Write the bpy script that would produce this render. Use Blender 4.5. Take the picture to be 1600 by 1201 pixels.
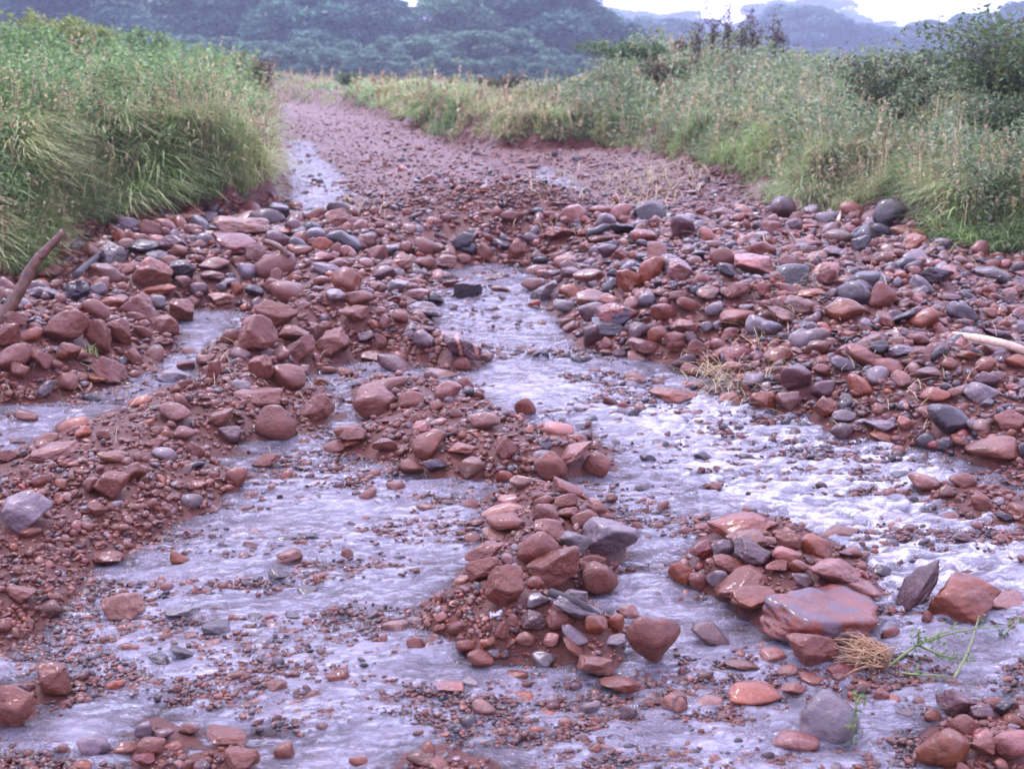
import bpy, math, random
import numpy as np
from mathutils import Vector, Matrix, noise as mnoise

for o in list(bpy.data.objects): bpy.data.objects.remove(o)
SC = bpy.context.scene
COL = SC.collection
R = math.radians
rng = np.random.default_rng(7)
random.seed(7)

# ------------------------------------------------------------------ camera
CAMH, FPX, CX, CY, HOR = 1.6, 2198.0, 800.0, 600.5, 60.0
PITCH = math.atan((CY - HOR) / FPX)
cam_d = bpy.data.cameras.new("camera"); cam = bpy.data.objects.new("camera", cam_d); COL.objects.link(cam)
cam.location = (0, 0, CAMH); cam.rotation_euler = (math.pi / 2 - PITCH, 0, 0)
cam_d.sensor_width = 36; cam_d.lens = 36 * FPX / 1600
cam_d.clip_start = 0.05; cam_d.clip_end = 3000
cam_d.dof.use_dof = True; cam_d.dof.focus_distance = 4.6; cam_d.dof.aperture_fstop = 5.6
SC.camera = cam

# ------------------------------------------------------------------ world, sun, exposure
SUN_EL, SUN_ROT = R(55), R(-25)
w = bpy.data.worlds.new("World"); SC.world = w; w.use_nodes = True
nt = w.node_tree; nt.nodes.clear()
sky = nt.nodes.new("ShaderNodeTexSky"); sky.sky_type = 'NISHITA'; sky.sun_disc = False
sky.sun_elevation = SUN_EL; sky.sun_rotation = SUN_ROT; sky.dust_density = 4; sky.air_density = 1.4
mx = nt.nodes.new("ShaderNodeMixRGB"); mx.inputs[0].default_value = 0.86
mx.inputs[2].default_value = (10.3, 10.0, 16.4, 1)
bg = nt.nodes.new("ShaderNodeBackground"); bg.inputs[1].default_value = 0.15
wo = nt.nodes.new("ShaderNodeOutputWorld")
nt.links.new(sky.outputs[0], mx.inputs[1]); nt.links.new(mx.outputs[0], bg.inputs[0]); nt.links.new(bg.outputs[0], wo.inputs[0])
sd_ = bpy.data.lights.new("sun", 'SUN'); sd_.energy = 1.5; sd_.angle = R(12); sd_.color = (1.0, 0.95, 0.97)
sun = bpy.data.objects.new("sun", sd_); COL.objects.link(sun)
# sun stands behind and to the left of the far hills: light comes from +Y, high
sun.rotation_euler = Vector((-math.sin(SUN_ROT) * -1 * math.cos(SUN_EL), math.cos(SUN_ROT) * math.cos(SUN_EL), math.sin(SUN_EL))).to_track_quat('Z', 'Y').to_euler()
SC.view_settings.view_transform = 'Standard'; SC.view_settings.look = 'None'
SC.view_settings.exposure = 0.78; SC.view_settings.gamma = 1; SC.view_settings.use_curve_mapping = False
SC.cycles.max_bounces = 6; SC.cycles.diffuse_bounces = 2; SC.cycles.glossy_bounces = 2
SC.cycles.transparent_max_bounces = 6; SC.cycles.volume_bounces = 1

# ------------------------------------------------------------------ helpers
def ray(u, v):
    a = (np.asarray(u, float) - CX) / FPX; b = (CY - np.asarray(v, float)) / FPX
    c, s = math.cos(PITCH), math.sin(PITCH)
    return a, c + b * s, -s + b * c
def gp(u, v, z=0.0):
    dx, dy, dz = ray(u, v)
    t = (CAMH - z) / np.maximum(-dz, 1e-4)
    return dx * t, dy * t
def proj(x, y, z):
    c, s = math.cos(PITCH), math.sin(PITCH); z = z - CAMH
    f = y * c - z * s; up = y * s + z * c
    return CX + FPX * x / f, CY - FPX * up / f, f
def ptY(u, v, Y):
    dx, dy, dz = ray(u, v); t = Y / dy
    return Vector((float(dx * t), float(Y), float(CAMH + dz * t)))

def hash2(ix, iy, s=0):
    h = (ix.astype(np.int64) * 374761393 + iy.astype(np.int64) * 668265263 + s * 1442695041) & 0xFFFFFFFF
    h = ((h ^ (h >> 13)) * 1274126177) & 0xFFFFFFFF
    h = h ^ (h >> 16)
    return (h & 0xFFFFFF) / float(0xFFFFFF)
def vn2(x, y, s=0):
    ix = np.floor(x); iy = np.floor(y); fx = x - ix; fy = y - iy
    fx = fx * fx * fx * (fx * (fx * 6 - 15) + 10); fy = fy * fy * fy * (fy * (fy * 6 - 15) + 10)
    a = hash2(ix, iy, s); b = hash2(ix + 1, iy, s); c = hash2(ix, iy + 1, s); d = hash2(ix + 1, iy + 1, s)
    return (a * (1 - fx) + b * fx) * (1 - fy) + (c * (1 - fx) + d * fx) * fy
def fbm2(x, y, s=0, o=4, g=0.5):
    t = 0; a = 1; n = 0
    for k in range(o):
        ca, sa = math.cos(k * 1.3 + .4), math.sin(k * 1.3 + .4)
        t = t + a * vn2((x * ca - y * sa) * 2 ** k + 17.3 * k, (x * sa + y * ca) * 2 ** k - 9.1 * k, s + k); n += a; a *= g
    return t / n
def hash3(ix, iy, iz, s):
    return hash2(ix + iz * 57, iy + iz * 131, s)
def vn3(p, s=0):
    i = np.floor(p); f = p - i; f = f * f * (3 - 2 * f)
    x, y, z = i[:, 0], i[:, 1], i[:, 2]; r = 0
    for dx in (0, 1):
        for dy in (0, 1):
            for dz in (0, 1):
                wt = (f[:, 0] if dx else 1 - f[:, 0]) * (f[:, 1] if dy else 1 - f[:, 1]) * (f[:, 2] if dz else 1 - f[:, 2])
                r = r + wt * hash3(x + dx, y + dy, z + dz, s)
    return r
def sstep(a, b, x):
    t = np.clip((x - a) / (b - a), 0, 1); return t * t * (3 - 2 * t)

def sdpoly(P, x, y):
    """signed distance, positive inside"""
    P = np.asarray(P, float); n = len(P)
    d = np.full(x.shape, 1e9); ins = np.zeros(x.shape, bool)
    for i in range(n):
        ax, ay = P[i]; bx, by = P[(i + 1) % n]
        ex, ey = bx - ax, by - ay; L = ex * ex + ey * ey + 1e-12
        t = np.clip(((x - ax) * ex + (y - ay) * ey) / L, 0, 1)
        dx = x - ax - t * ex; dy = y - ay - t * ey
        d = np.minimum(d, dx * dx + dy * dy)
        c = (ay > y) != (by > y)
        with np.errstate(divide='ignore', invalid='ignore'):
            xi = ax + (y - ay) * ex / (ey if abs(ey) > 1e-12 else 1e-12)
        ins ^= c & (x < xi)
    return np.where(ins, 1, -1) * np.sqrt(d)
def pxpoly(pts, extra=(), z=0.0):
    return [tuple(map(float, gp(u, v, z))) for u, v in pts] + list(extra)

def tag(o, label=None, cat=None, group=None, kind=None):
    if label: o['label'] = label
    if cat: o['category'] = cat
    if group: o['group'] = group
    if kind: o['kind'] = kind
    return o
def empty(name, loc):
    o = bpy.data.objects.new(name, None); o.location = loc; o.empty_display_size = 0.1; COL.objects.link(o); return o
def npmesh(name, V, F, mat, parent=None, attrs=None, smooth=True, loc=None):
    """F: (n,k) int array, or list of arrays of differing k"""
    if not isinstance(F, list): F = [F]
    F = [np.asarray(f, np.int32) for f in F if len(f)]
    me = bpy.data.meshes.new(name)
    V = np.asarray(V, np.float32)
    me.vertices.add(len(V)); me.vertices.foreach_set("co", V.ravel())
    nl = sum(f.size for f in F); npoly = sum(len(f) for f in F)
    me.loops.add(nl); me.loops.foreach_set("vertex_index", np.concatenate([f.ravel() for f in F]))
    me.polygons.add(npoly)
    tot = np.concatenate([np.full(len(f), f.shape[1], np.int32) for f in F])
    st = np.concatenate([[0], np.cumsum(tot)[:-1]]).astype(np.int32)
    me.polygons.foreach_set("loop_start", st)
    try: me.polygons.foreach_set("loop_total", tot)
    except Exception: pass
    me.update(calc_edges=True)
    me.polygons.foreach_set("use_smooth", np.full(npoly, smooth))
    for k, a in (attrs or {}).items():
        a = np.asarray(a, np.float32)
        if a.ndim == 1:
            at = me.attributes.new(k, 'FLOAT', 'POINT'); at.data.foreach_set("value", a)
        else:
            if a.shape[1] == 3: a = np.hstack([a, np.ones((len(a), 1), np.float32)])
            at = me.attributes.new(k, 'FLOAT_COLOR', 'POINT'); at.data.foreach_set("color", a.ravel())
    me.materials.append(mat)
    o = bpy.data.objects.new(name, me); COL.objects.link(o)
    if parent is not None: o.parent = parent
    if loc is not None: o.location = loc
    return o

def ico(n):
    import bmesh
    bm = bmesh.new(); bmesh.ops.create_icosphere(bm, subdivisions=n, radius=1)
    V = np.array([v.co[:] for v in bm.verts]); F = np.array([[v.index for v in f.verts] for f in bm.faces]); bm.free()
    return V / np.linalg.norm(V, axis=1)[:, None], F
ICO = {k: ico(k) for k in (2, 3, 4, 5)}     # 42, 162, 642, 2562 vertices

# ------------------------------------------------------------------ materials
class NT:
    def __init__(s, name):
        s.m = bpy.data.materials.new(name); s.m.use_nodes = True; s.t = s.m.node_tree; s.t.nodes.clear()
        s.out = s.n("ShaderNodeOutputMaterial")
    def n(s, ty, **kw):
        o = s.t.nodes.new(ty)
        for k, v in kw.items(): setattr(o, k, v)
        return o
    def l(s, a, b): s.t.links.new(a, b)
    def noise(s, scale, detail=4, rough=.55, dist=0, vec=None, out=0):
        o = s.n("ShaderNodeTexNoise"); o.inputs['Scale'].default_value = scale; o.inputs['Detail'].default_value = detail
        o.inputs['Roughness'].default_value = rough; o.inputs['Distortion'].default_value = dist
        if vec is not None: s.l(vec, o.inputs['Vector'])
        return o.outputs[out]
    def ramp(s, f, a, b, ca=(0, 0, 0, 1), cb=(1, 1, 1, 1)):
        o = s.n("ShaderNodeValToRGB"); e = o.color_ramp.elements
        e[0].position = a; e[1].position = b; e[0].color = ca; e[1].color = cb; s.l(f, o.inputs[0]); return o.outputs[0]
    def mix(s, f, a, b, bt='MIX'):
        o = s.n("ShaderNodeMixRGB", blend_type=bt)
        for i, x in ((0, f), (1, a), (2, b)):
            if hasattr(x, 'is_output'): s.l(x, o.inputs[i])
            elif isinstance(x, (int, float)): o.inputs[i].default_value = x if i == 0 else (x, x, x, 1)
            else: o.inputs[i].default_value = (*x[:3], 1)
        return o.outputs[0]
    def math(s, op, a, b=0.0, clamp=False):
        o = s.n("ShaderNodeMath", operation=op); o.use_clamp = clamp
        for i, x in ((0, a), (1, b)):
            if hasattr(x, 'is_output'): s.l(x, o.inputs[i])
            else: o.inputs[i].default_value = x
        return o.outputs[0]
    def bump(s, h, strength, dist, nrm=None):
        o = s.n("ShaderNodeBump"); o.inputs['Strength'].default_value = strength; o.inputs['Distance'].default_value = dist
        s.l(h, o.inputs['Height'])
        if nrm is not None: s.l(nrm, o.inputs['Normal'])
        return o.outputs[0]
    def attr(s, name, out='Color'):
        o = s.n("ShaderNodeAttribute"); o.attribute_name = name; return o.outputs[out]

MUD = (0.165, 0.049, 0.028)
def stone_material(name, patch=None, stripe=None):
    k = NT(name); geo = k.n("ShaderNodeTexCoord"); vec = k.n("ShaderNodeNewGeometry").outputs['Position']
    tint = k.attr('tint'); mud = k.attr('mud', 'Fac')
    n1 = k.noise(9, 5, .6, vec=vec); n2 = k.noise(42, 5, .65, vec=vec); n3 = k.noise(160, 4, .6, vec=vec)
    c = k.mix(1.0, tint, k.ramp(n1, .3, .72, (.62, .6, .64, 1), (1.32, 1.26, 1.22, 1)), 'MULTIPLY')
    c = k.mix(1.0, c, k.ramp(n2, .3, .7, (.72, .7, .72, 1), (1.22, 1.2, 1.2, 1)), 'MULTIPLY')
    if patch:
        c = k.mix(k.ramp(k.noise(11, 4, .6, vec=vec), .50, .58), c, patch)
    if stripe:
        mp = k.n("ShaderNodeMapping"); mp.inputs['Rotation'].default_value = (0, R(18), 0); k.l(vec, mp.inputs[0])
        wv = k.n("ShaderNodeTexWave"); wv.inputs['Scale'].default_value = 4.2; wv.inputs['Distortion'].default_value = 2.2; wv.inputs['Phase Offset'].default_value = 2.0
        k.l(mp.outputs[0], wv.inputs[0]); c = k.mix(k.ramp(wv.outputs['Fac'], .86, .93), c, stripe)
    # thin clay smears: more of them where the stone lies in mud
    mf = k.math('ADD', k.math('MULTIPLY', k.noise(17, 6, .68, 0.4, vec=vec), 1.0), k.math('MULTIPLY', k.math('SUBTRACT', mud, 0.5), 0.62))
    mfac = k.ramp(mf, .50, .66)
    c = k.mix(k.math('MULTIPLY', mfac, .85), c, k.mix(n2, (MUD[0] * .4, MUD[1] * .38, MUD[2] * .4), (MUD[0] * 1.25, MUD[1] * 1.3, MUD[2] * 1.3)))
    b = k.n("ShaderNodeBsdfPrincipled"); k.l(c, b.inputs['Base Color'])
    rg = k.math('ADD', k.math('MULTIPLY', n1, .35), k.math('MULTIPLY', mfac, .14)); rg = k.math('ADD', rg, .12)
    k.l(rg, b.inputs['Roughness']); b.inputs['Specular IOR Level'].default_value = .34; b.inputs['Coat Weight'].default_value = .26; b.inputs['Coat Roughness'].default_value = .09; b.inputs['Coat IOR'].default_value = 1.4
    nb = k.bump(n2, .55, .012); nb = k.bump(n3, .5, .004, nb); nb = k.bump(k.math('MULTIPLY', mfac, n3), .6, .006, nb)
    k.l(nb, b.inputs['Normal']); k.l(b.outputs[0], k.out.inputs[0]); return k.m
M_STONE = stone_material("wet_stone")
M_STONE_PATCH = stone_material("patched_red_stone", patch=(0.085, 0.045, 0.055))
M_STONE_STRIPE = stone_material("striped_purple_stone", stripe=(0.30, 0.13, 0.09))
M_STONE_PIT = stone_material("pitted_red_stone", patch=(0.035, 0.02, 0.03))

def ground_material():
    k = NT("wet_red_mud"); vec = k.n("ShaderNodeNewGeometry").outputs['Position']
    n1 = k.noise(1.3, 5, .6, vec=vec); n2 = k.noise(18, 7, .7, vec=vec); n3 = k.noise(90, 5, .65, vec=vec)
    c = k.mix(n1, (.065, .018, .012), (.14, .041, .025))
    c = k.mix(1.0, c, k.ramp(n2, .3, .7, (.6, .6, .62, 1), (1.35, 1.3, 1.3, 1)), 'MULTIPLY')
    c = k.mix(k.ramp(n3, .58, .7), c, (.16, .075, .055))
    g = k.attr('soil'); gs = k.n("ShaderNodeSeparateColor"); k.l(g, gs.inputs[0])
    turf = k.mix(n2, (.045, .06, .02), (.10, .10, .045))
    c = k.mix(gs.outputs[0], c, turf)
    b = k.n("ShaderNodeBsdfPrincipled"); k.l(c, b.inputs['Base Color'])
    k.l(k.math('ADD', k.math('MULTIPLY', n1, .4), .25), b.inputs['Roughness']); b.inputs['Specular IOR Level'].default_value = .32
    nb = k.bump(n2, .8, .03); nb = k.bump(n3, .8, .010, nb)
    k.l(nb, b.inputs['Normal']); k.l(b.outputs[0], k.out.inputs[0]); return k.m
M_GROUND = ground_material()

def water_material():
    k = NT("muddy_water"); vec = k.n("ShaderNodeNewGeometry").outputs['Position']
    mp = k.n("ShaderNodeMapping"); mp.inputs['Rotation'].default_value = (0, 0, R(-12)); mp.inputs['Scale'].default_value = (1, 1.9, 1); k.l(vec, mp.inputs[0]); v2 = mp.outputs[0]
    a = k.n("ShaderNodeSeparateColor"); k.l(k.attr('flow'), a.inputs[0]); depth, foam, edge = a.outputs[0], a.outputs[1], a.outputs[2]
    n1 = k.noise(7, 5, .6, .5, v2); n2 = k.noise(26, 5, .62, .9, v2); n3 = k.noise(85, 4, .6, .6, v2)
    tinted_murk = k.mix(n1, (.38, .30, .33), (.58, .56, .68))  # milky mud with the lilac cast of the light put into its colour
    tinted_murk = k.mix(k.ramp(n2, .42, .75), tinted_murk, (.68, .67, .80))
    # froth and bubbles where the water is rough
    ff = k.math('ADD', k.math('MULTIPLY', foam, .55), k.math('MULTIPLY', k.noise(34, 7, .75, 1.2, v2), .75))
    ff = k.ramp(ff, .66, .98)
    tinted_murk = k.mix(ff, tinted_murk, (.86, .84, .88))
    dif = k.n("ShaderNodeBsdfDiffuse"); k.l(tinted_murk, dif.inputs[0])
    tr = k.n("ShaderNodeBsdfTransparent"); tr.inputs[0].default_value = (.93, .80, .78, 1)
    body = k.n("ShaderNodeMixShader"); opac = k.math('MAXIMUM', k.math('ADD', depth, k.math('MULTIPLY', k.math('SUBTRACT', n1, .5), .5)), ff, True)
    k.l(opac, body.inputs[0]); k.l(tr.outputs[0], body.inputs[1]); k.l(dif.outputs[0], body.inputs[2])
    gl = k.n("ShaderNodeBsdfGlossy"); gl.inputs['Roughness'].default_value = .045
    fr = k.n("ShaderNodeFresnel"); fr.inputs[0].default_value = 1.6
    nb = k.bump(n1, .9, .06); nb = k.bump(n2, .9, .022, nb); nb = k.bump(n3, .7, .004, nb)
    for s in (dif, gl, fr): k.l(nb, s.inputs['Normal'])
    ms = k.n("ShaderNodeMixShader"); k.l(fr.outputs[0], ms.inputs[0]); k.l(body.outputs[0], ms.inputs[1]); k.l(gl.outputs[0], ms.inputs[2])
    k.l(ms.outputs[0], k.out.inputs[0]); return k.m
M_WATER = water_material()

def leaf_material(name, tr=.3, rough=.5):
    k = NT(name); tint = k.attr('tint')
    b = k.n("ShaderNodeBsdfPrincipled"); k.l(tint, b.inputs['Base Color']); b.inputs['Roughness'].default_value = rough; b.inputs['Specular IOR Level'].default_value = .35
    t = k.n("ShaderNodeBsdfTranslucent"); k.l(tint, t.inputs[0])
    m = k.n("ShaderNodeMixShader"); m.inputs[0].default_value = tr; k.l(b.outputs[0], m.inputs[1]); k.l(t.outputs[0], m.inputs[2])
    k.l(m.outputs[0], k.out.inputs[0]); return k.m
M_GRASS = leaf_material("grass_blades", .35); M_LEAF = leaf_material("leaves", .3)
def plain_material(name, c1, c2, scale=30, rough=.7, bump=.004, metal=0, stretch=None):
    k = NT(name); vec = k.n("ShaderNodeTexCoord").outputs['Object']
    n = k.noise(scale, 5, .65, .3, vec); b = k.n("ShaderNodeBsdfPrincipled"); k.l(k.mix(k.ramp(n, .3, .7), c1, c2), b.inputs['Base Color'])
    b.inputs['Roughness'].default_value = rough; b.inputs['Metallic'].default_value = metal
    k.l(k.bump(n, .8, bump), b.inputs['Normal']); k.l(b.outputs[0], k.out.inputs[0]); return k.m
M_BARK = plain_material("tree_bark", (.05, .04, .035), (.13, .10, .085), 8, .85, .03)
M_WOODW = plain_material("wet_brown_wood", (.035, .014, .009), (.16, .065, .032), 40, .5, .004)
M_WOODP = plain_material("pale_stripped_wood", (.45, .28, .17), (.70, .52, .38), 40, .6, .003)
M_WOODD = plain_material("blackened_wood", (.015, .012, .014), (.05, .035, .035), 40, .8, .004)
M_STEM = plain_material("green_stem", (.10, .14, .035), (.20, .23, .07), 60, .5, .001)
M_ROOT = plain_material("root_fibre", (.24, .13, .065), (.45, .28, .15), 60, .8, .001)
M_GLINT = plain_material("glint_piece", (.35, .36, .40), (.55, .56, .62), 40, .3, .01, .8)  # silvery surface for the added scrap that imitates a glint

# ------------------------------------------------------------------ relief
WMAIN = pxpoly([(700,425),(760,413),(830,425),(852,480),(900,540),(945,555),(1060,574),(1120,604),(1200,646),(1290,660),(1310,690),(1420,700),(1530,727),(1600,765),(1900,860)],) + \
        [(4.2, 3.2), (4.0, 1.0), (-4.0, 1.0), (-4.0, 3.3)] + \
        pxpoly([(-300,1010),(0,1005),(60,985),(130,940),(145,900),(200,868),(270,830),(330,800),(365,775),(390,745),(372,722),(385,700),(430,692),(515,660),(520,620),(480,600),(510,580),(590,562),(700,588),(765,578),(765,552),(690,528),(685,480),(690,450)])
S1 = pxpoly([(-250,700),(0,640),(90,625),(190,600),(235,575),(280,545),(272,510),(300,488),(380,484),(388,510),(335,540),(305,575),(292,600),(215,622),(150,655),(90,682),(40,702),(0,718),(-250,790)])
S3 = pxpoly([(450,218),(488,222),(500,246),(528,265),(540,300),(515,328),(508,366),(426,364),(425,340),(455,318),(452,290),(448,260)])
S4 = pxpoly([(845,265),(885,268),(915,300),(945,330),(915,342),(880,318),(862,290)])
S5 = pxpoly([(-200,430),(0,425),(60,440),(100,462),(60,470),(0,466),(-200,480)])
S4 = pxpoly([(830,258),(870,262),(905,285),(950,333),(915,342),(872,312),(848,285)])
WATERS = [WMAIN, S1, S3, S4, S5]
ISL = [  # islands in the main water: polygon, height
    (pxpoly([(545,605),(620,590),(700,600),(750,618),(790,640),(835,660),(900,690),(955,700),(960,738),(905,752),(830,748),(760,748),(680,742),(630,728),(560,712),(505,700),(515,680),(560,662),(548,640)]), .10),
    (pxpoly([(745,778),(800,765),(880,765),(930,790),(985,830),(985,880),(968,930),(920,945),(1000,985),(990,1040),(950,1062),(890,1045),(820,1040),(740,1035),(690,1000),(645,985),(645,955),(700,915),(735,870),(738,845),(765,810)]), .14),
    (pxpoly([(1105,815),(1150,800),(1205,805),(1250,830),(1320,862),(1368,900),(1375,950),(1360,985),(1290,995),(1200,985),(1140,955),(1080,925),(1035,905),(1050,865)]), .10),
    (pxpoly([(-40,1065),(35,1060),(95,1058),(105,1085),(50,1105),(40,1135),(-40,1150)]), .06),
    (pxpoly([(200,1160),(240,1130),(330,1165),(410,1160),(420,1230),(180,1230)]), .04),
    (pxpoly([(610,1175),(700,1165),(760,1185),(760,1240),(600,1240)]), .04),
    (pxpoly([(1470,1090),(1560,1085),(1620,1075),(1700,1210),(1470,1230),(1440,1150)]), .06),
    (pxpoly([(1430,770),(1500,755),(1560,765),(1640,790),(1650,830),(1560,815),(1500,790)]), .03),
]
LBANK = pxpoly([(-400,500),(-150,445),(0,424),(60,402),(140,370),(230,352),(330,350),(405,338),(432,312),(438,270),(436,215),(436,182),(438,166),(400,156),(300,152)], z=.06) + [(-400, 38), (-400, 6), (-8, 6)]
RBANK = [(400, 8)] + pxpoly([(1900,470),(1720,432),(1600,416),(1480,402),(1410,362),(1320,346),(1215,322),(1185,292),(1110,264),(1020,228),(930,219),(830,222),(760,205),(700,186),(640,172),(560,151),(505,143),(440,138),(330,136)], z=.14) + [(-60, 44), (-60, 95), (400, 95)]

def sdL(x, y): return sdpoly(LBANK, x, y) + .32 * sstep(14, 11, y)
def sdR(x, y): return sdpoly(RBANK, x, y) + .012 * np.minimum(y, 30) + .05 * np.clip(y - 15, 0, 17)
def landwater(x, y):
    """signed distance to open water, positive in water"""
    d = np.full(x.shape, -1e9)
    for P in WATERS: d = np.maximum(d, sdpoly(P, x, y))
    return d
def fine_h(x, y):
    wob = (fbm2(x * 2.6, y * 2.6, 3, 3) - .5) * .16
    dw = landwater(x, y) + wob
    base = -.024 * (1 - np.exp(-np.maximum(dw, 0) / .07))
    land = (.11 - .06 * sstep(10.5, 14, y)) * (1 - np.exp(-np.maximum(-dw, 0) / .22))
    h = base + land
    for P, hh in ISL:
        di = sdpoly(P, x, y) + wob * .7
        h = np.maximum(h, np.where(di > 0, hh * (1 - np.exp(-np.maximum(di, 0) / .13)) - .0, -.024 + .024 * np.exp(np.minimum(di, 0) / .05)))
    # heaps pushed up on dry ground
    for u, v, r, a in HEAPS:
        gx, gy = gp(u, v); q = ((x - gx) ** 2 + ((y - gy) * .8) ** 2) / r ** 2
        h = h + a * np.exp(-q) * sstep(0, .8, -dw)
    lump = fbm2(x * 7, y * 7, 11, 4, .6) - .5
    h = h + lump * np.where(dw > 0, .042, .075) + (fbm2(x * 28, y * 28, 23, 3, .6) - .5) * np.where(dw > 0, .024, .034)
    return h
HEAPS = [(650,365,.9,.24),(830,372,.7,.22),(1000,500,.8,.13),(1180,520,1.2,.08),(1400,600,1.0,.06),(430,520,.7,.14),(150,560,.9,.14),(60,620,.7,.08),
         (600,545,.6,.10),(1180,420,1.5,.10),(150,440,1.4,.05),(400,420,1.6,.08),(1000,300,3.0,.16),(720,300,1.6,.08),(180,760,.5,.05),(480,660,.35,.03),(1560,500,1.5,.10)]
def coarse_h(x, y):
    dl = sdL(x, y) + (fbm2(x * 1.3, y * 1.3, 5, 3) - .5) * .40
    dr = sdR(x, y) + (fbm2(x * .9, y * .9, 8, 3) - .5) * .6
    h = .68 * sstep(-.02, .34, dl) + np.clip(.11 * (dl - .3), 0, .62)
    cap = np.clip(.36 - .045 * x, .3, .72) + .82 * sstep(.9, 2.3, x) * sstep(38, 27, y) * (1 - .78 * sstep(3.6, 6.6, x))
    h = h + np.minimum(.40 * sstep(-.05, .55, dr) + np.clip(.20 * (dr - .3), 0, 3), np.maximum(cap, .12) + .05)
    h = h + (fbm2(x * .45, y * .45, 2, 3) - .5) * .55 * sstep(.3, 2, np.maximum(dl, dr))
    far = sstep(70, 150, y)
    return h * (1 - .7 * far) - .036 * np.clip(y - 31, 0, 140) + (fbm2(x * .02, y * .02, 31, 3) - .5) * 1.2 * far
FX0, FX1, FY0, FY1, FS = -6.5, 6.5, 1.6, 25.5, .03
CX0, CX1, CY0, CY1, CS = -36, 36, 0.0, 96.0, .12
gx, gy = np.meshgrid(np.arange(FX0, FX1, FS), np.arange(FY0, FY1, FS)); GF = fine_h(gx, gy); GW = landwater(gx, gy)
gx, gy = np.meshgrid(np.arange(CX0, CX1, CS), np.arange(CY0, CY1, CS)); GC = coarse_h(gx, gy); BDG = np.maximum(sdL(gx, gy), sdR(gx, gy))
def bil(G, x, y, x0, y0, s):
    a = np.clip((x - x0) / s, 0, G.shape[1] - 1.001); b = np.clip((y - y0) / s, 0, G.shape[0] - 1.001)
    i = a.astype(int); j = b.astype(int); fa = a - i; fb = b - j
    return (G[j, i] * (1 - fa) + G[j, i + 1] * fa) * (1 - fb) + (G[j + 1, i] * (1 - fa) + G[j + 1, i + 1] * fa) * fb
ROADC = pxpoly([(430,140),(500,156),(560,180),(640,222),(720,262),(800,330)], z=.12)
def ruts(x, y):
    P = np.array(ROADC); xc = np.interp(y, P[::-1, 1], P[::-1, 0]); q = x - xc
    return (-.06 * np.exp(-((np.abs(q) - .8) / .25) ** 2) + .02 * np.exp(-(q / .35) ** 2)) * sstep(14, 17, y)
def rough_bank(x, y):
    d = bil(BDG, x, y, CX0, CY0, CS); g_ = sstep(-.25, .05, d) * sstep(.9, .3, d) * sstep(40, 30, y)
    return g_ * ((fbm2(x * 3.2, y * 3.2, 81, 4, .6) - .5) * .34 + (fbm2(x * 11, y * 11, 85, 3, .6) - .5) * .13)
S3X = pxpoly([(466,218),(488,222),(500,246),(528,265),(540,300),(515,328)] + [(440,330),(462,290),(462,250)])
S4X = pxpoly([(830,258),(870,262),(905,285),(950,333),(915,342),(872,312),(848,285)])
def sdbox(P, x, y, y0, y1):
    o_ = np.full(np.shape(x), -9.0); m = (y > y0) & (y < y1)
    if np.any(m): o_[m] = sdpoly(P, x[m], y[m])
    return o_
def sdS3(x, y): return sdbox(S3X, x, y, 12, 30)
def sdS4(x, y): return sdbox(S4X, x, y, 12, 24)
def road_h(x, y):
    return .10 + (fbm2(x * 5, y * 5, 11, 4, .6) - .5) * .09
def H(x, y):
    x = np.asarray(x, float); y = np.asarray(y, float)
    inside = sstep(0, .8, np.minimum(np.minimum(x - FX0, FX1 - x), FY1 - y))
    f = bil(GF, x, y, FX0, FY0, FS) * inside + road_h(x, y) * (1 - inside)
    # the far stretch of the road: two shallow wheel ruts
    c = bil(GC, x, y, CX0, CY0, CS)
    far = sstep(88, 95, y)
    m = (y > 88) | (np.abs(x) > 35)
    if np.any(m): c = np.where(m, 0, c); c[m] = coarse_h(x[m], y[m])
    dryland = sstep(.0, .3, -np.where(y < FY1, bil(GW, x, y, FX0, FY0, FS), -1))
    dry2 = sstep(.0, .3, -np.maximum(sdS3(x, y), sdS4(x, y))) if x.size else 1
    return f * np.where(y > FY1 - .8, dry2, 1) + c + rough_bank(x, y) * dryland * dry2 + (ruts(x, y) + (fbm2(x * 3, y * 1.2, 93, 3) - .5) * .07 * sstep(13, 17, y)) * sstep(70, 50, y) * dryland * dry2
def waterd(x, y):
    return bil(GW, np.asarray(x, float), np.asarray(y, float), FX0, FY0, FS)
def hit(u, v, off=0.0, HH=None):
    """point where the view ray through pixel (u,v) meets the relief raised by off"""
    H_ = HH or H
    u = np.asarray(u, float); dx, dy, dz = ray(u, v)
    t = (CAMH - 0.1) / np.maximum(-dz, 5e-3); t = np.minimum(t, 90)
    # march from near to far
    ts = np.full(t.shape, 1.5); done = np.zeros(t.shape, bool)
    for k in range(220):
        z = CAMH + dz * ts; g = H_(dx * ts, dy * ts) + off
        below = z <= g; done |= below
        ts = np.where(done, ts, ts * 1.018)
        if done.all(): break
    lo = ts / 1.018; hi = ts
    for k in range(14):
        m = (lo + hi) / 2; b = (CAMH + dz * m) <= H_(dx * m, dy * m) + off
        hi = np.where(b, m, hi); lo = np.where(b, lo, m)
    return dx * hi, dy * hi, CAMH + dz * hi

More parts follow.
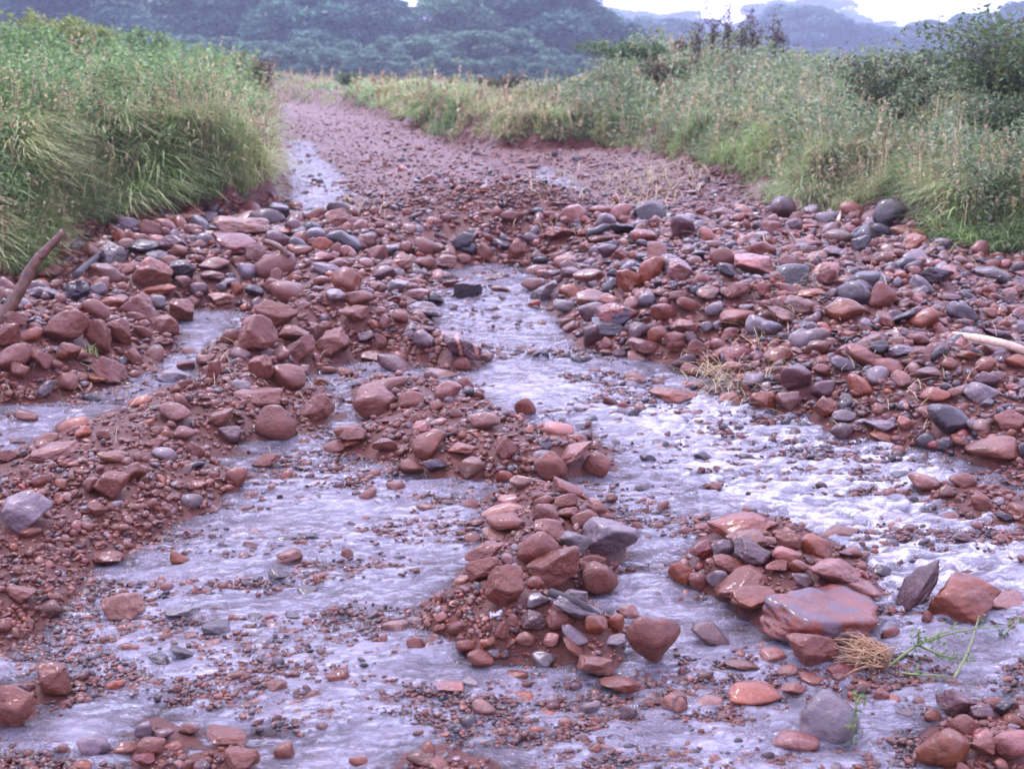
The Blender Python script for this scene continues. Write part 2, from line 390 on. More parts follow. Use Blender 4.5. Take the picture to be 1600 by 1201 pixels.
# ground sheet: close rows near the photographer, wide ones far off
ys = [-40, -20, -10, -5, -2, 0, 1.0, 1.6]
while ys[-1] < 60: ys.append(ys[-1] + max(.011, .0038 * ys[-1]))
while ys[-1] < 1000: ys.append(ys[-1] * 1.03)
ys = np.array(ys); sc_ = np.linspace(-.46, .46, 620); tt = np.linspace(0, 1, 50)[1:] ** 3
YY = ys[:, None]; half = .46 * (np.maximum(YY, 2) + .5)
XX = np.hstack([-(half + (880 - half) * tt[::-1][None]), sc_[None] / .46 * half, half + (880 - half) * tt[None]])
YYf = np.broadcast_to(YY, XX.shape).copy()
ZZ = H(XX, YYf)
nr, nc = XX.shape
idx = np.arange(nr * nc).reshape(nr, nc)
F = np.stack([idx[:-1, :-1], idx[:-1, 1:], idx[1:, 1:], idx[1:, :-1]], -1).reshape(-1, 4)
def bankd(x, y): return np.maximum(sdL(x, y), sdR(x, y))
BD = bankd(XX.ravel(), YYf.ravel())
turf = np.clip(sstep(.35, .9, BD) + sstep(70, 95, YYf.ravel()), 0, 1)
soil = np.stack([turf, turf * 0, turf * 0], 1)
g = npmesh("ground", np.stack([XX.ravel(), YYf.ravel(), ZZ.ravel()], 1), F, M_GROUND, attrs={'soil': soil})
tag(g, kind='structure')

# ------------------------------------------------------------------ water
ysw = [1.7]
while ysw[-1] < 24.5: ysw.append(ysw[-1] + max(.010, .0030 * ysw[-1]))
ysw = np.array(ysw); sw = np.linspace(-.50, .50, 820)
XW = sw[None] * (ysw[:, None] + .6); YW = np.broadcast_to(ysw[:, None], XW.shape).copy()
def turbulence(x, y):
    """how rough the stream runs here (0..1)"""
    t = np.zeros(x.shape)
    for u, v, r, a in [(1230,700,.55,1.0),(1130,650,.5,.8),(1350,760,.5,.9),(1480,830,.45,.8),(1180,760,.4,.5),(1010,900,.22,.8),(1000,960,.15,.6),(900,620,.6,.6),(780,600,.4,.5),(780,500,.8,.5),(1400,900,.3,.6),(1420,980,.2,.6),
                       (480,310,2.0,.6),(640,760,.4,.25),(760,960,.1,.4),(1550,870,.4,.8),(460,760,.4,.15),(60,670,.4,.5),(1350,1100,.25,.3)]:
        a0, b0 = gp(u, v); t = t + a * np.exp(-((x - a0) ** 2 + (y - b0) ** 2) / r ** 2)
    return np.clip(t, 0, 1)
TW = turbulence(XW, YW)
ca, sa = math.cos(R(-14)), math.sin(R(-14)); xr = XW * ca - YW * sa; yr = XW * sa + YW * ca
def crest(n): return 1 - np.abs(n * 2 - 1)
rip = (fbm2(xr * 4, yr * 8, 41, 3) - .5) * .016 + (crest(fbm2(xr * 7, yr * 13, 45, 2)) - .7) * (.010 + .030 * TW) + (fbm2(xr * 20, yr * 34, 49, 2) - .5) * (.013 + .002 * TW)
ZW = rip + .004
HW = H(XW, YW); dep = ZW - HW
opac = np.clip(.02 + dep / .04 * .44, 0, .84)
foamv = np.clip(TW * .72 + (crest(fbm2(xr * 8, yr * 19, 45, 3)) - .8) * 1.2 * TW, 0, 1)
flow = np.stack([opac, foamv, opac * 0], -1).reshape(-1, 3)
nr, nc = XW.shape; idx = np.arange(nr * nc).reshape(nr, nc)
keep = (dep > -.03); kq = keep[:-1, :-1] | keep[1:, 1:] | keep[:-1, 1:] | keep[1:, :-1]
dw_ = waterd(XW, YW); kq &= ((dw_ > -.30)[:-1, :-1])
F = np.stack([idx[:-1, :-1], idx[:-1, 1:], idx[1:, 1:], idx[1:, :-1]], -1)[kq]
used, inv = np.unique(F.ravel(), return_inverse=True); F = inv.reshape(-1, 4)
VW = np.stack([XW.ravel(), YW.ravel(), ZW.ravel()], 1)[used]
wobj = npmesh("water", VW, F, M_WATER, attrs={'flow': flow[used]})
tag(wobj, kind='structure')

# ------------------------------------------------------------------ stones
C = {'br': (.225, .070, .044), 'or': (.27, .090, .042), 'gr': (.20, .18, .20), 'dk': (.055, .040, .050), 'pk': (.34, .165, .135), 'pu': (.125, .062, .068), 'ru': (.215, .050, .040), 'tn': (.29, .17, .135)}
CW = {'br': 'mud-brown', 'or': 'orange-brown', 'gr': 'grey', 'dk': 'dark slate', 'pk': 'pale pinkish', 'pu': 'purple-brown', 'ru': 'deep red', 'tn': 'tan'}
SW = {'r': 'rounded', 'a': 'angular', 's': 'flat', 't': 'pointed', 'h': 'heart-shaped'}
def rock_unit(r, sub, kind):
    D, F = ICO[sub]
    if kind == 'r': n, p, lo = 12, r.uniform(4, 8), .80
    elif kind == 's': n, p, lo = 11, r.uniform(12, 22), .66
    else: n, p, lo = 11, r.uniform(16, 34), .60
    N = r.normal(size=(n, 3)); N /= np.linalg.norm(N, axis=1)[:, None]
    N = np.vstack([N, -N[:3] + r.normal(size=(3, 3)) * .3]); N /= np.linalg.norm(N, axis=1)[:, None]
    hh = r.uniform(lo, 1.0, len(N))
    d = np.maximum(D @ N.T, 0) / hh
    rad = np.minimum((np.sum(d ** p, 1) + 1e-6) ** (-1 / p), 1.35)
    off = r.uniform(0, 50, 3)
    sc = 1.7 if kind == 'r' else 2.4
    rad = rad * (1 + (vn3(D * sc + off, 1) - .5) * (.12 if kind == 'r' else .16) + (vn3(D * sc * 2.6 + off, 2) - .5) * (.05 if kind == 'r' else .09) + (vn3(D * sc * 7 + off, 3) - .5) * (.015 if kind == 'r' else .035))
    V = D * rad[:, None]
    V = V - (V.max(0) + V.min(0)) / 2
    return V / (V.max(0) - V.min(0)) * 2, F
def rotm(rx, ry, rz):
    return np.array(Matrix.Rotation(rz, 3, 'Z') @ Matrix.Rotation(ry, 3, 'Y') @ Matrix.Rotation(rx, 3, 'X'))

L = []   # traced stones: pixel centre, width, height, roll, form, colour
def reg(ox, oy, s, rows):
    for x, y, w_, h_, ro, k, c in rows: L.append((ox + x / s, oy + y / s, w_ / s, h_ / s, ro, k, c))
reg(0, 300, 2.857, [
(1080,155,260,95,-5,'s','tn'),(1157,100,90,45,0,'r','dk'),(590,150,120,80,-20,'a','gr'),(545,205,90,60,-45,'s','or'),(650,240,170,60,0,'s','dk'),(775,225,130,70,-5,'a','pu'),(1040,230,220,75,-20,'a','ru'),(1235,215,110,80,-10,'r','pu'),(1340,215,80,75,10,'r','or'),(1350,260,95,55,15,'r','br'),
(1440,235,95,80,10,'r','or'),(1410,185,90,50,0,'r','gr'),(1510,115,125,70,-5,'a','br'),(1250,175,100,35,0,'s','or'),(510,285,130,100,-40,'s','gr'),(455,300,40,90,0,'a','dk'),(670,365,190,150,10,'a','pk'),(700,440,170,55,5,'s','or'),(815,345,130,90,10,'a','dk'),(955,320,135,60,-3,'r','tn'),
(880,235,80,45,0,'r','br'),(800,270,80,70,15,'r','br'),(885,430,90,55,0,'r','pu'),(815,400,70,55,0,'r','tn'),(985,420,60,40,0,'r','gr'),(1060,430,55,60,0,'r','or'),(1100,355,90,70,-10,'r','gr'),(945,370,110,40,-5,'s','tn'),(1030,400,90,40,10,'r','gr'),(1235,425,105,75,-10,'a','br'),
(1140,440,90,60,0,'a','dk'),(1435,395,80,45,0,'r','pk'),(1500,460,105,50,-8,'s','gr'),(1460,345,120,60,-5,'a','gr'),(985,475,120,55,0,'a','pk'),(340,440,130,90,15,'a','dk'),(440,435,75,70,-20,'r','gr'),(370,340,130,60,15,'a','dk'),(230,355,110,60,0,'r','br'),(190,455,150,70,-5,'s','gr'),
(170,405,80,45,0,'s','or'),(695,490,100,65,0,'r','gr'),(505,490,110,55,0,'r','or'),(620,520,160,130,5,'a','br'),(700,290,100,50,-5,'s','dk'),(1440,290,120,40,-3,'s','ru'),(300,600,210,150,5,'a','br'),(430,650,120,160,5,'a','br'),(525,620,130,120,-15,'a','br'),(640,625,80,60,0,'r','br'),
(300,715,125,90,0,'r','or'),(600,740,80,85,0,'r','br'),(185,750,90,90,0,'a','br'),(60,735,140,110,0,'r','br'),(85,795,100,80,0,'a','br'),(295,845,100,75,0,'r','br'),(490,795,150,80,-50,'s','pk'),(430,835,90,40,0,'s','or'),(775,820,150,75,-5,'s','gr'),(1155,640,170,175,-15,'a','br'),
(1240,540,190,120,-5,'a','br'),(1345,690,120,130,-25,'a','br'),(1250,725,100,65,10,'a','tn'),(1475,670,170,95,15,'a','br'),(1310,630,150,80,0,'a','br'),(1420,620,75,80,10,'a','tn'),(1030,645,90,70,0,'r','br'),(1070,725,105,65,0,'r','pu'),(1280,830,170,115,-10,'r','br'),(1165,790,110,120,10,'a','br'),
(1230,1030,180,160,-5,'r','br'),(775,985,150,95,0,'r','tn'),(1415,960,150,120,0,'a','br'),(1150,910,220,90,-5,'a','br'),(995,1005,110,65,20,'r','br'),(1025,1080,100,70,0,'a','pu'),(825,1075,110,60,0,'r','br'),(870,1150,100,75,-10,'a','br'),(1080,860,90,50,0,'r','gr'),(115,995,120,55,0,'r','br'),
(370,1070,75,55,0,'r','or'),(200,1110,120,60,10,'a','br'),(230,1165,230,60,5,'a','pk'),(505,1180,120,45,0,'r','br'),(695,1120,70,50,0,'r','br'),(465,1080,70,50,0,'r','br'),(1495,1140,100,65,0,'r','br'),(1575,1080,130,85,10,'a','pk'),(1470,800,75,50,0,'r','br'),(1545,805,85,50,0,'a','br'),
(1430,850,60,45,0,'a','or'),(915,750,80,50,0,'r','tn'),(830,775,80,50,-10,'a','br'),(955,795,75,90,10,'a','br'),(735,595,140,100,-10,'a','br'),(810,530,120,100,-20,'a','br'),(205,880,100,55,45,'s','gr'),(40,640,110,120,5,'a','br'),(60,560,120,70,0,'a','br')])
reg(520, 300, 2.857, [
(580,225,110,90,10,'r','dk'),(600,250,90,60,0,'r','dk'),(825,255,85,100,0,'a','or'),(1015,185,140,60,-12,'s','or'),(1290,165,130,50,-5,'a','dk'),(200,275,90,75,10,'a','tn'),(255,260,90,50,0,'r','gr'),(305,310,115,85,15,'a','tn'),(225,365,110,70,5,'r','pu'),(415,320,100,60,0,'r','br'),
(500,305,110,55,-5,'a','tn'),(585,295,70,40,0,'r','br'),(390,360,100,40,-5,'r','pu'),(605,440,130,85,5,'a','dk'),(745,435,90,38,-5,'r','or'),(280,420,130,70,20,'a','gr'),(350,455,160,50,0,'s','tn'),(410,520,170,75,-8,'a','gr'),(460,470,80,50,-10,'a','dk'),(300,555,75,60,0,'r','br'),
(95,540,140,70,0,'a','br'),(570,690,200,110,-15,'a','pu'),(690,745,60,60,0,'r','tn'),(575,768,80,65,0,'r','br'),(280,770,180,80,-10,'r','pu'),(190,735,130,60,5,'s','tn'),(185,930,190,140,5,'r','br'),(225,870,230,80,10,'r','br'),(350,930,120,90,10,'r','br'),(515,885,130,95,0,'r','pk'),
(480,815,150,50,-5,'s','tn'),(675,1015,150,85,-10,'r','tn'),(860,965,100,100,-5,'r','br'),(595,865,70,80,0,'a','br'),(1040,1050,50,50,0,'r','pu'),(1140,1035,35,30,0,'r','br'),(1295,955,45,40,0,'r','br'),(1350,830,105,40,0,'a','br'),(1160,798,75,28,0,'s','or'),(1520,905,225,80,-3,'s','or'),
(905,415,130,75,10,'r','tn'),(945,450,150,70,35,'s','gr'),(900,500,60,45,0,'a','or'),(1065,445,110,70,-5,'r','or'),(1030,505,100,55,0,'r','gr'),(1155,475,140,70,5,'r','tn'),(1155,535,120,80,10,'r','pu'),(1265,545,200,110,12,'a','ru'),(1240,600,170,60,0,'a','dk'),(1155,640,80,110,-20,'r','pu'),
(1220,680,70,65,0,'r','br'),(1240,480,120,60,0,'r','pk'),(1320,395,140,100,-20,'a','or'),(1420,350,130,120,10,'r','or'),(1545,345,110,90,0,'a','pk'),(1405,475,95,75,0,'r','gr'),(1475,535,115,80,0,'r','br'),(1545,470,90,60,0,'r','br'),(1370,615,110,75,10,'r','pu'),(1450,635,95,75,10,'r','or'),
(1395,685,160,70,-8,'r','pk'),(1530,670,80,90,0,'r','br'),(1355,735,85,45,-10,'a','tn'),(1225,715,70,30,0,'s','tn'),(1280,715,70,50,10,'a','pu'),(1145,375,150,70,5,'r','pk'),(1040,310,110,60,0,'r','pk'),(1225,260,90,60,5,'r','pu'),(1290,280,90,60,0,'a','br'),(1060,360,90,50,0,'a','pu'),
(915,345,110,50,10,'r','tn'),(30,660,90,100,0,'a','br'),(145,645,90,60,-5,'a','pu'),(215,665,60,70,0,'a','br'),(70,1070,120,80,15,'r','br'),(75,1120,95,45,0,'s','or'),(230,1130,110,70,0,'r','br'),(395,1045,90,50,0,'a','pk'),(430,1130,160,110,10,'r','br'),(575,1145,130,60,10,'a','or'),
(770,1140,110,100,-10,'a','br'),(550,985,60,50,0,'r','br'),(470,1025,80,40,0,'r','pk')])
reg(1040, 300, 2.857, [
(400,325,190,100,-5,'a','pk'),(550,320,90,85,0,'r','br'),(280,345,110,50,-25,'s','dk'),(320,435,125,70,35,'a','pk'),(190,445,105,60,0,'a','tn'),(430,430,90,80,-15,'a','or'),(95,500,95,65,-10,'r','br'),(220,525,90,65,20,'r','gr'),(330,555,175,70,0,'r','or'),(595,505,145,80,-8,'a','tn'),
(800,525,170,105,-3,'r','or'),(970,470,110,120,-25,'r','br'),(1055,505,75,40,30,'s','tn'),(1110,225,120,65,12,'a','or'),(875,235,90,80,10,'a','dk'),(750,265,115,50,5,'a','pu'),(1210,370,150,75,0,'a','dk'),(1455,360,140,50,0,'s','gr'),(420,200,90,50,0,'s','gr'),(960,380,100,45,-8,'s','gr'),
(715,380,90,80,0,'a','br'),(640,450,150,55,0,'r','or'),(800,405,100,60,-10,'a','tn'),(520,550,130,70,-10,'a','tn'),(470,610,100,75,0,'r','gr'),(85,600,130,70,0,'a','pk'),(190,600,75,50,0,'r','gr'),(240,595,60,50,0,'r','gr'),(40,670,90,95,0,'r','br'),(130,700,105,95,10,'a','br'),
(285,635,90,70,5,'r','pk'),(120,650,80,55,0,'a','pu'),(365,515,80,40,0,'r','gr'),(300,780,85,55,-5,'r','pk'),(110,800,90,70,0,'r','br'),(505,730,130,80,10,'r','or'),(580,830,140,120,-5,'r','pu'),(695,795,90,60,0,'r','br'),(700,880,120,90,0,'r','pu'),(790,770,110,70,-15,'r','gr'),
(875,860,115,90,0,'r','or'),(850,900,60,40,0,'r','or'),(875,730,140,80,-20,'r','br'),(1050,710,110,60,0,'a','gr'),(1130,655,100,50,0,'r','br'),(1165,810,110,60,0,'r','tn'),(1050,830,90,70,0,'a','tn'),(1200,905,120,70,0,'r','or'),(1285,900,70,50,0,'r','br'),(1430,840,110,80,0,'r','pu'),
(1410,890,145,80,5,'r','gr'),(1270,1015,175,130,0,'r','dk'),(1465,1140,220,100,0,'r','or'),(1540,1025,140,100,10,'a','br'),(1595,1150,50,70,0,'r','dk'),(715,960,120,100,10,'a','or'),(795,1000,110,65,0,'r','gr'),(785,1065,105,75,0,'r','pu'),(435,935,120,100,15,'a','or'),(550,925,105,95,25,'a','tn'),
(290,920,130,60,-5,'a','or'),(960,1035,150,60,-10,'a','gr'),(970,1090,110,35,-10,'s','or'),(1070,1030,75,60,0,'r','pk'),(1165,990,80,60,0,'r','br'),(1435,940,60,35,0,'r','gr'),(1425,770,100,60,20,'r','or'),(1270,765,80,50,-10,'r','or'),(1350,725,90,40,0,'r','or'),(1570,755,100,60,-10,'r','or'),
(1475,630,110,40,-5,'s','gr'),(1590,610,40,45,0,'r','gr'),(1150,705,100,35,0,'s','pk'),(1080,760,70,40,0,'r','br'),(1450,540,65,45,0,'r','or')])
reg(0, 700, 2.3964, [
(100,230,180,130,5,'a','gr'),(420,135,140,105,10,'a','br'),(340,140,70,60,10,'a','br'),(365,225,75,55,-5,'a','br'),(110,315,80,40,0,'r','br'),(395,405,130,50,5,'s','br'),(455,590,165,115,-12,'a','tn'),(670,410,75,50,-15,'r','or'),(1085,405,105,65,0,'a','tn'),(1000,45,120,60,15,'a','br'),
(420,35,95,50,0,'r','or'),(680,615,130,45,0,'s','gr'),(820,670,120,50,-20,'s','dk'),(790,735,70,35,10,'s','tn'),(490,750,70,45,0,'a','br'),(690,770,110,40,-30,'s','dk'),(600,790,100,50,-10,'s','dk'),(200,870,130,110,-15,'a','br'),(50,975,150,150,0,'a','br'),(435,885,70,40,0,'a','or'),
(1040,890,90,60,0,'a','tn'),(1265,855,90,60,0,'a','br'),(350,1115,115,85,0,'r','gr'),(540,1055,70,65,0,'r','gr'),(610,1070,80,45,0,'r','pu'),(565,1115,110,75,0,'r','br'),(475,1125,80,50,0,'r','br'),(540,1165,80,50,0,'a','ru'),(850,1075,150,60,-20,'a','br'),(905,1160,140,80,10,'a','br'),
(1065,1135,75,65,0,'r','br'),(710,1050,80,50,0,'a','br'),(310,1185,70,40,0,'r','or'),(1170,335,55,35,0,'a','dk'),(1300,395,45,40,0,'r','br'),(1045,475,80,30,-15,'s','dk'),(940,365,70,40,0,'a','pu'),(1060,348,90,24,0,'s','dk'),(75,545,110,60,0,'a','br'),(20,30,100,60,0,'a','br'),(1150,535,80,30,0,'s','dk'),(955,630,60,26,0,'a','dk'),(1100,628,70,28,-8,'s','dk')])
reg(520, 700, 2.3964, [
(815,65,120,110,15,'r','br'),(990,65,110,100,10,'r','br'),(900,15,170,60,38,'s','pk'),(520,70,100,75,5,'r','tn'),(295,70,95,60,0,'r','br'),(380,65,90,55,0,'a','dk'),(645,105,75,55,0,'r','or'),(710,125,100,55,0,'r','tn'),(235,150,75,50,0,'r','br'),(130,175,70,50,0,'r','br'),
(345,220,85,35,0,'r','or'),(515,215,60,45,0,'r','br'),(875,150,120,55,-25,'s','br'),(870,195,95,60,0,'a','br'),(640,225,170,60,5,'r','pk'),(645,280,150,75,5,'r','br'),(795,245,100,80,0,'r','br'),(885,245,90,60,0,'a','or'),(945,270,95,80,20,'r','br'),(1140,295,50,40,0,'r','br'),
(820,310,140,80,-10,'a','br'),(610,325,110,45,-5,'s','tn'),(1035,335,210,150,-20,'a','gr'),(905,350,130,80,-15,'r','gr'),(760,375,170,120,25,'r','br'),(825,440,205,175,5,'a','br'),(570,390,150,80,20,'a','br'),(570,450,150,110,0,'a','br'),(645,515,165,160,25,'a','br'),(525,340,70,45,0,'r','br'),
(1000,490,140,125,-10,'r','br'),(970,425,110,70,0,'a','br'),(905,550,100,55,0,'a','gr'),(770,565,90,50,0,'a','gr'),(925,600,210,45,-25,'s','gr'),(755,640,100,65,-5,'a','pu'),(855,640,110,70,-10,'r','br'),(985,660,90,75,-10,'r','or'),(1060,655,65,75,0,'r','or'),(1105,610,90,60,-5,'a','tn'),
(1200,715,205,185,0,'h','br'),(635,680,55,75,-10,'a','br'),(905,700,110,60,-30,'r','gr'),(905,750,110,45,-35,'r','br'),(720,712,75,55,0,'r','tn'),(820,715,65,50,0,'r','pk'),(500,740,80,55,0,'r','br'),(555,790,100,70,0,'r','br'),(310,735,70,60,0,'r','br'),(235,670,100,60,0,'s','tn'),
(985,815,140,95,5,'a','tn'),(1085,885,170,80,-5,'a','br'),(1050,720,95,40,0,'s','gr'),(790,790,90,60,0,'a','gr'),(960,970,80,60,0,'r','gr'),(1105,995,60,60,0,'r','pu'),(1280,960,90,80,10,'a','tn'),(565,975,90,60,0,'r','tn'),(520,880,75,45,-15,'s','gr'),(30,860,60,50,0,'a','br'),
(980,1125,45,40,0,'r','or'),(420,1075,40,30,0,'r','or'),(95,1175,70,50,0,'r','or'),(690,850,80,40,0,'a','or'),(430,895,120,40,0,'s','pk'),(720,930,80,30,0,'s','or'),(800,1000,80,20,0,'s','or'),(1165,150,70,35,-5,'s','dk'),(1045,190,45,40,0,'a','br'),(1180,40,60,40,0,'a','dk')])
reg(1040, 700, 2.3964, [
(275,290,230,80,8,'s','or'),(310,340,160,80,-5,'a','tn'),(335,390,150,85,-15,'a','pu'),(215,370,90,70,0,'a','gr'),(135,390,95,75,5,'a','ru'),(235,430,120,65,-10,'a','br'),(55,465,90,90,20,'a','or'),(125,495,80,65,0,'r','br'),(200,485,90,80,0,'r','gr'),(280,500,200,80,20,'s','br'),
(455,395,110,60,-5,'r','pk'),(460,355,95,80,0,'a','br'),(565,370,130,85,-10,'r','or'),(420,440,100,50,10,'a','br'),(495,445,70,50,-10,'r','or'),(635,465,200,105,-8,'a','pk'),(720,525,155,75,-3,'r','pk'),(510,490,90,45,-25,'s','pu'),(330,455,80,30,0,'s','pk'),(340,565,190,90,-5,'a','or'),
(580,620,450,190,-6,'a','br'),(550,755,185,140,0,'a','br'),(170,695,150,80,-8,'r','pu'),(958,510,225,100,54,'t','pu'),(1115,562,265,170,15,'a','or'),(980,635,45,55,0,'r','br'),(840,695,75,60,0,'r','br'),(400,780,100,55,0,'r','pk'),(450,830,80,40,0,'r','pk'),(285,810,130,60,-5,'r','or'),
(330,920,190,95,-5,'r','or'),(475,900,100,55,0,'r','or'),(650,860,50,45,0,'a','tn'),(660,830,120,40,-5,'s','ru'),(610,1015,230,180,5,'r','gr'),(485,1095,170,90,-5,'r','pk'),(705,930,45,40,0,'a','or'),(1040,1130,180,150,10,'r','or'),(1120,1040,95,75,25,'r','br'),(1090,950,130,105,5,'a','pu'),
(1270,970,75,55,20,'a','dk'),(1190,985,90,60,0,'a','pu'),(1000,1005,70,60,0,'r','br'),(905,995,90,40,-5,'a','pu'),(805,930,60,55,0,'r','br'),(845,945,65,40,20,'r','or'),(550,865,90,45,0,'s','br'),(1300,1110,150,110,0,'r','pk'),(1190,1110,100,60,0,'a','br'),(30,955,100,85,0,'a','tn'),
(160,945,110,45,0,'r','tn'),(885,100,80,30,0,'s','dk'),(970,130,120,65,-15,'r','tn'),(1110,120,100,60,-5,'r','br'),(1180,200,80,60,0,'a','br'),(1270,255,60,35,0,'a','dk'),(1120,335,100,50,-20,'a','pu'),(1060,255,80,30,0,'s','br'),(650,315,150,45,0,'r','or'),(810,460,70,40,0,'a','dk'),
(1270,575,150,55,5,'s','tn'),(140,35,70,45,0,'a','dk'),(75,160,45,25,0,'r','dk')])

# hand-written names for the stones that are easiest to point at: pixel of the stone, short name, full label
LAND = [
 (1021,998,'heart-shaped boulder','wet brown heart-shaped boulder standing alone in the shallow water, broad top, narrow foot'),
 (1282,958,'long red slab','largest long brick-red slab with dark purple patches below the right-hand stone pile'),
 (1440,913,'leaning pointed stone','tall pointed purple-brown stone leaning upright against the big orange boulder'),
 (1505,934,'big orange boulder','big orange-brown boulder propped beside the leaning pointed stone in the stream'),
 (1295,1123,'grey dome boulder','broad smooth grey boulder with a green sprig beside it near the bottom right'),
 (1243,1157,'pink flat boulder','pale pink low boulder lying just left of the broad smooth grey boulder'),
 (1270,1015,'root-ball block','muddy brown block touching the tan root ball of the uprooted weed'),
 (864,884,'muddy wedge boulder','largest muddy brown wedge boulder at the front of the central stone pile'),
 (952,840,'big purple-grey boulder','big purple-grey fractured boulder on the right shoulder of the central stone pile'),
 (906,706,'plank-shaped stone','long pale plank-shaped stone slanting up out of the central gravel bar'),
 (720,541,'striped purple block','purple-brown block with thin orange stripes at the edge of the main channel'),
 (963,491,'pitted red boulder','deep red pitted boulder overhanging the main channel on the right bank heap'),
 (1060,617,'orange ledge stone','long orange flat stone lying alone in the wide rushing channel'),
 (1484,655,'dark round boulder','smooth dark round boulder with a brownish top at the lower edge of the right bank'),
 (1553,699,'brown oval boulder','large smooth orange-brown oval boulder at the right bank foot beside the foaming water'),
 (378,354,'long tan slab','long tan humped slab at the foot of the left grass bank'),
 (430,660,'large round mud boulder','large round muddy boulder at the tip of the left gravel bank'),
 (271,645,'flat-topped tan stone','flat-topped tan boulder sitting on red crumbs below the left side stream'),
 (42,796,'grey left-edge boulder','angular grey boulder lying on the mud by the left edge of the picture'),
 (190,946,'lone tan boulder','angular tan boulder sitting alone in the thin water sheet at lower left'),
 (279,871,'bright orange cobble','bright orange small cobble lying alone in shallow water at the left'),
 (105,510,'muddy corner block','big muddy brown block below the slanting brown branch at the left'),
 (404,524,'split muddy block','big muddy block standing at the head of the ridge between the two streams'),
 (1320,484,'orange egg boulder','smooth orange-brown egg-shaped boulder in the middle of the right bank'),
 (1180,414,'pale pink block','large pale pinkish block with a flat top high on the right bank'),
 (732,454,'dark channel rock','dark slate angular rock splitting the narrow head of the main channel'),
 (234,428,'pale angular slab','large pale pinkish angular slab in the heap under the left bank'),
 (585,625,'round domed boulder','large domed muddy boulder between the side stream and the central gravel bar'),
 (1463,429,'blue-black rock','blue-black angular rock high on the right bank near the grass'),
 (1428,379,'orange bank-foot stone','orange-brown angular stone at the foot of the right grass bank'),
 (663,482,'grey flat-topped rock','grey flat-topped rock on the left side of the narrow channel'),
 (809,389,'orange mound stone','orange-brown upright stone stuck in the small mud mound mid-road'),
 (1155,821,'orange pile capstone','orange-brown dark-ended stone capping the right-hand stone pile'),
 (1474,1171,'bottom-corner boulder','orange-brown rounded boulder cut by the bottom edge near the right corner'),
 (83,1063,'red lower-left block','angular muddy red-brown block on the small bar at lower left'),
 (237,1165,'bottom-left brown cobble','rounded brown cobble in the small wet cluster by the bottom edge at left'),
 (700,386,'dark twin cobble','dark rounded cobble on top of a twin beside the mud mound'),
]
def HS(x, y): return np.maximum(H(x, y), -.004)
def place_all(S):
    """centres and half axes of stones whose outlines fill w x h pixels at (u, v)"""
    u = np.array([q['u'] for q in S]); v = np.array([q['v'] for q in S]); w_ = np.array([q['w'] for q in S]); h_ = np.array([q['h'] for q in S])
    K = [q['k'] for q in S]; fb = np.array([{'s': .95, 't': .6, 'h': .8}.get(k, .85) for k in K]); rise = np.array([{'s': .60, 't': .92, 'h': .95, 'a': .74}.get(k, .68) for k in K]); ish = np.array([k == 'h' for k in K])
    ro = np.radians([q['ro'] for q in S]); th = PITCH + np.arctan((v - CY) / FPX); x, y, z = hit(u, v + h_ * .3, 0, HS)
    for _ in range(3):
        D = np.sqrt(x * x + y * y + (CAMH - z) ** 2); a = w_ / 2 * D / FPX; hv = h_ / 2 * D / FPX
        b = np.minimum(a * fb, hv * 2.6); c = np.sqrt(np.maximum(hv * hv - (b * np.sin(th)) ** 2, 0)) / np.cos(th)
        c = np.maximum(c, np.maximum(.30 * a, .5 * hv)); c = np.where(ish, hv * 1.12, c)
        x, y, z = hit(u, v, rise * np.sqrt((a * np.sin(ro)) ** 2 + (c * np.cos(ro)) ** 2), HS)
    for i, q in enumerate(S): q['pos'] = (float(x[i]), float(y[i]), float(z[i])); q['dim'] = (float(a[i]), float(b[i]), float(c[i]))
stones = []
for i, (u, v, w_, h_, ro, k, c) in enumerate(L):
    stones.append(dict(i=i, u=u, v=v, w=w_, h=h_, ro=ro, k=k, c=c, area=w_ * h_))
place_all(stones)
for s in stones: s['land'] = None
for (lu, lv, short, lab) in LAND:
    s = min(stones, key=lambda q: (q['u'] - lu) ** 2 + (q['v'] - lv) ** 2 - (0 if q['land'] is None else -1e9))
    s['land'] = (short, lab)
order = sorted(stones, key=lambda s: -(s['area'] + (1e6 if s['land'] else 0)))
single, rest = order[:300], order[300:]
def mudness(u, v, c):
    m = {'br': .75, 'ru': .35, 'or': .35, 'tn': .5, 'pk': .5, 'pu': .3, 'gr': .22, 'dk': .12}[c]
    if u < 560 and v > 470: m += .15
    if u > 900 and v < 700: m -= .15
    return m
def stone_geometry(s, sub=None):
    r = np.random.default_rng(1000 + s['i'])
    k = s['k']; kk = {'h': 'r', 't': 'a'}.get(k, k)
    sub = sub or (5 if s['w'] > 38 else 4)
    V, F = rock_unit(r, sub, kk)
    if k == 'h':
        zz = V[:, 2:3]; q = .50 + .50 * np.clip((zz + 1) / 1.25, 0, 1) ** .8; V = V * np.hstack([q, q, np.ones_like(q)])
        V[:, 2] -= .14 * np.exp(-(V[:, 0] / .3) ** 2) * (V[:, 2] > 0)
    if k == 't':
        q = 1.05 - .55 * np.clip((V[:, 0:1] + .2) / 1.2, 0, 1); V = V * np.hstack([np.ones_like(q), q, q])
    a, b, c = s['dim']
    V = V * np.array([a, b, c]) @ rotm(R(r.uniform(-8, 8)), -R(s['ro']), 0).T
    col = np.array(C[s['c']]) * r.uniform(.72, 1.15) * (1 + r.normal(size=3) * .04)
    return V, F, np.clip(col * np.array([.66, .54, .48]), 0.008, .8), mudness(s['u'], s['v'], s['c'])

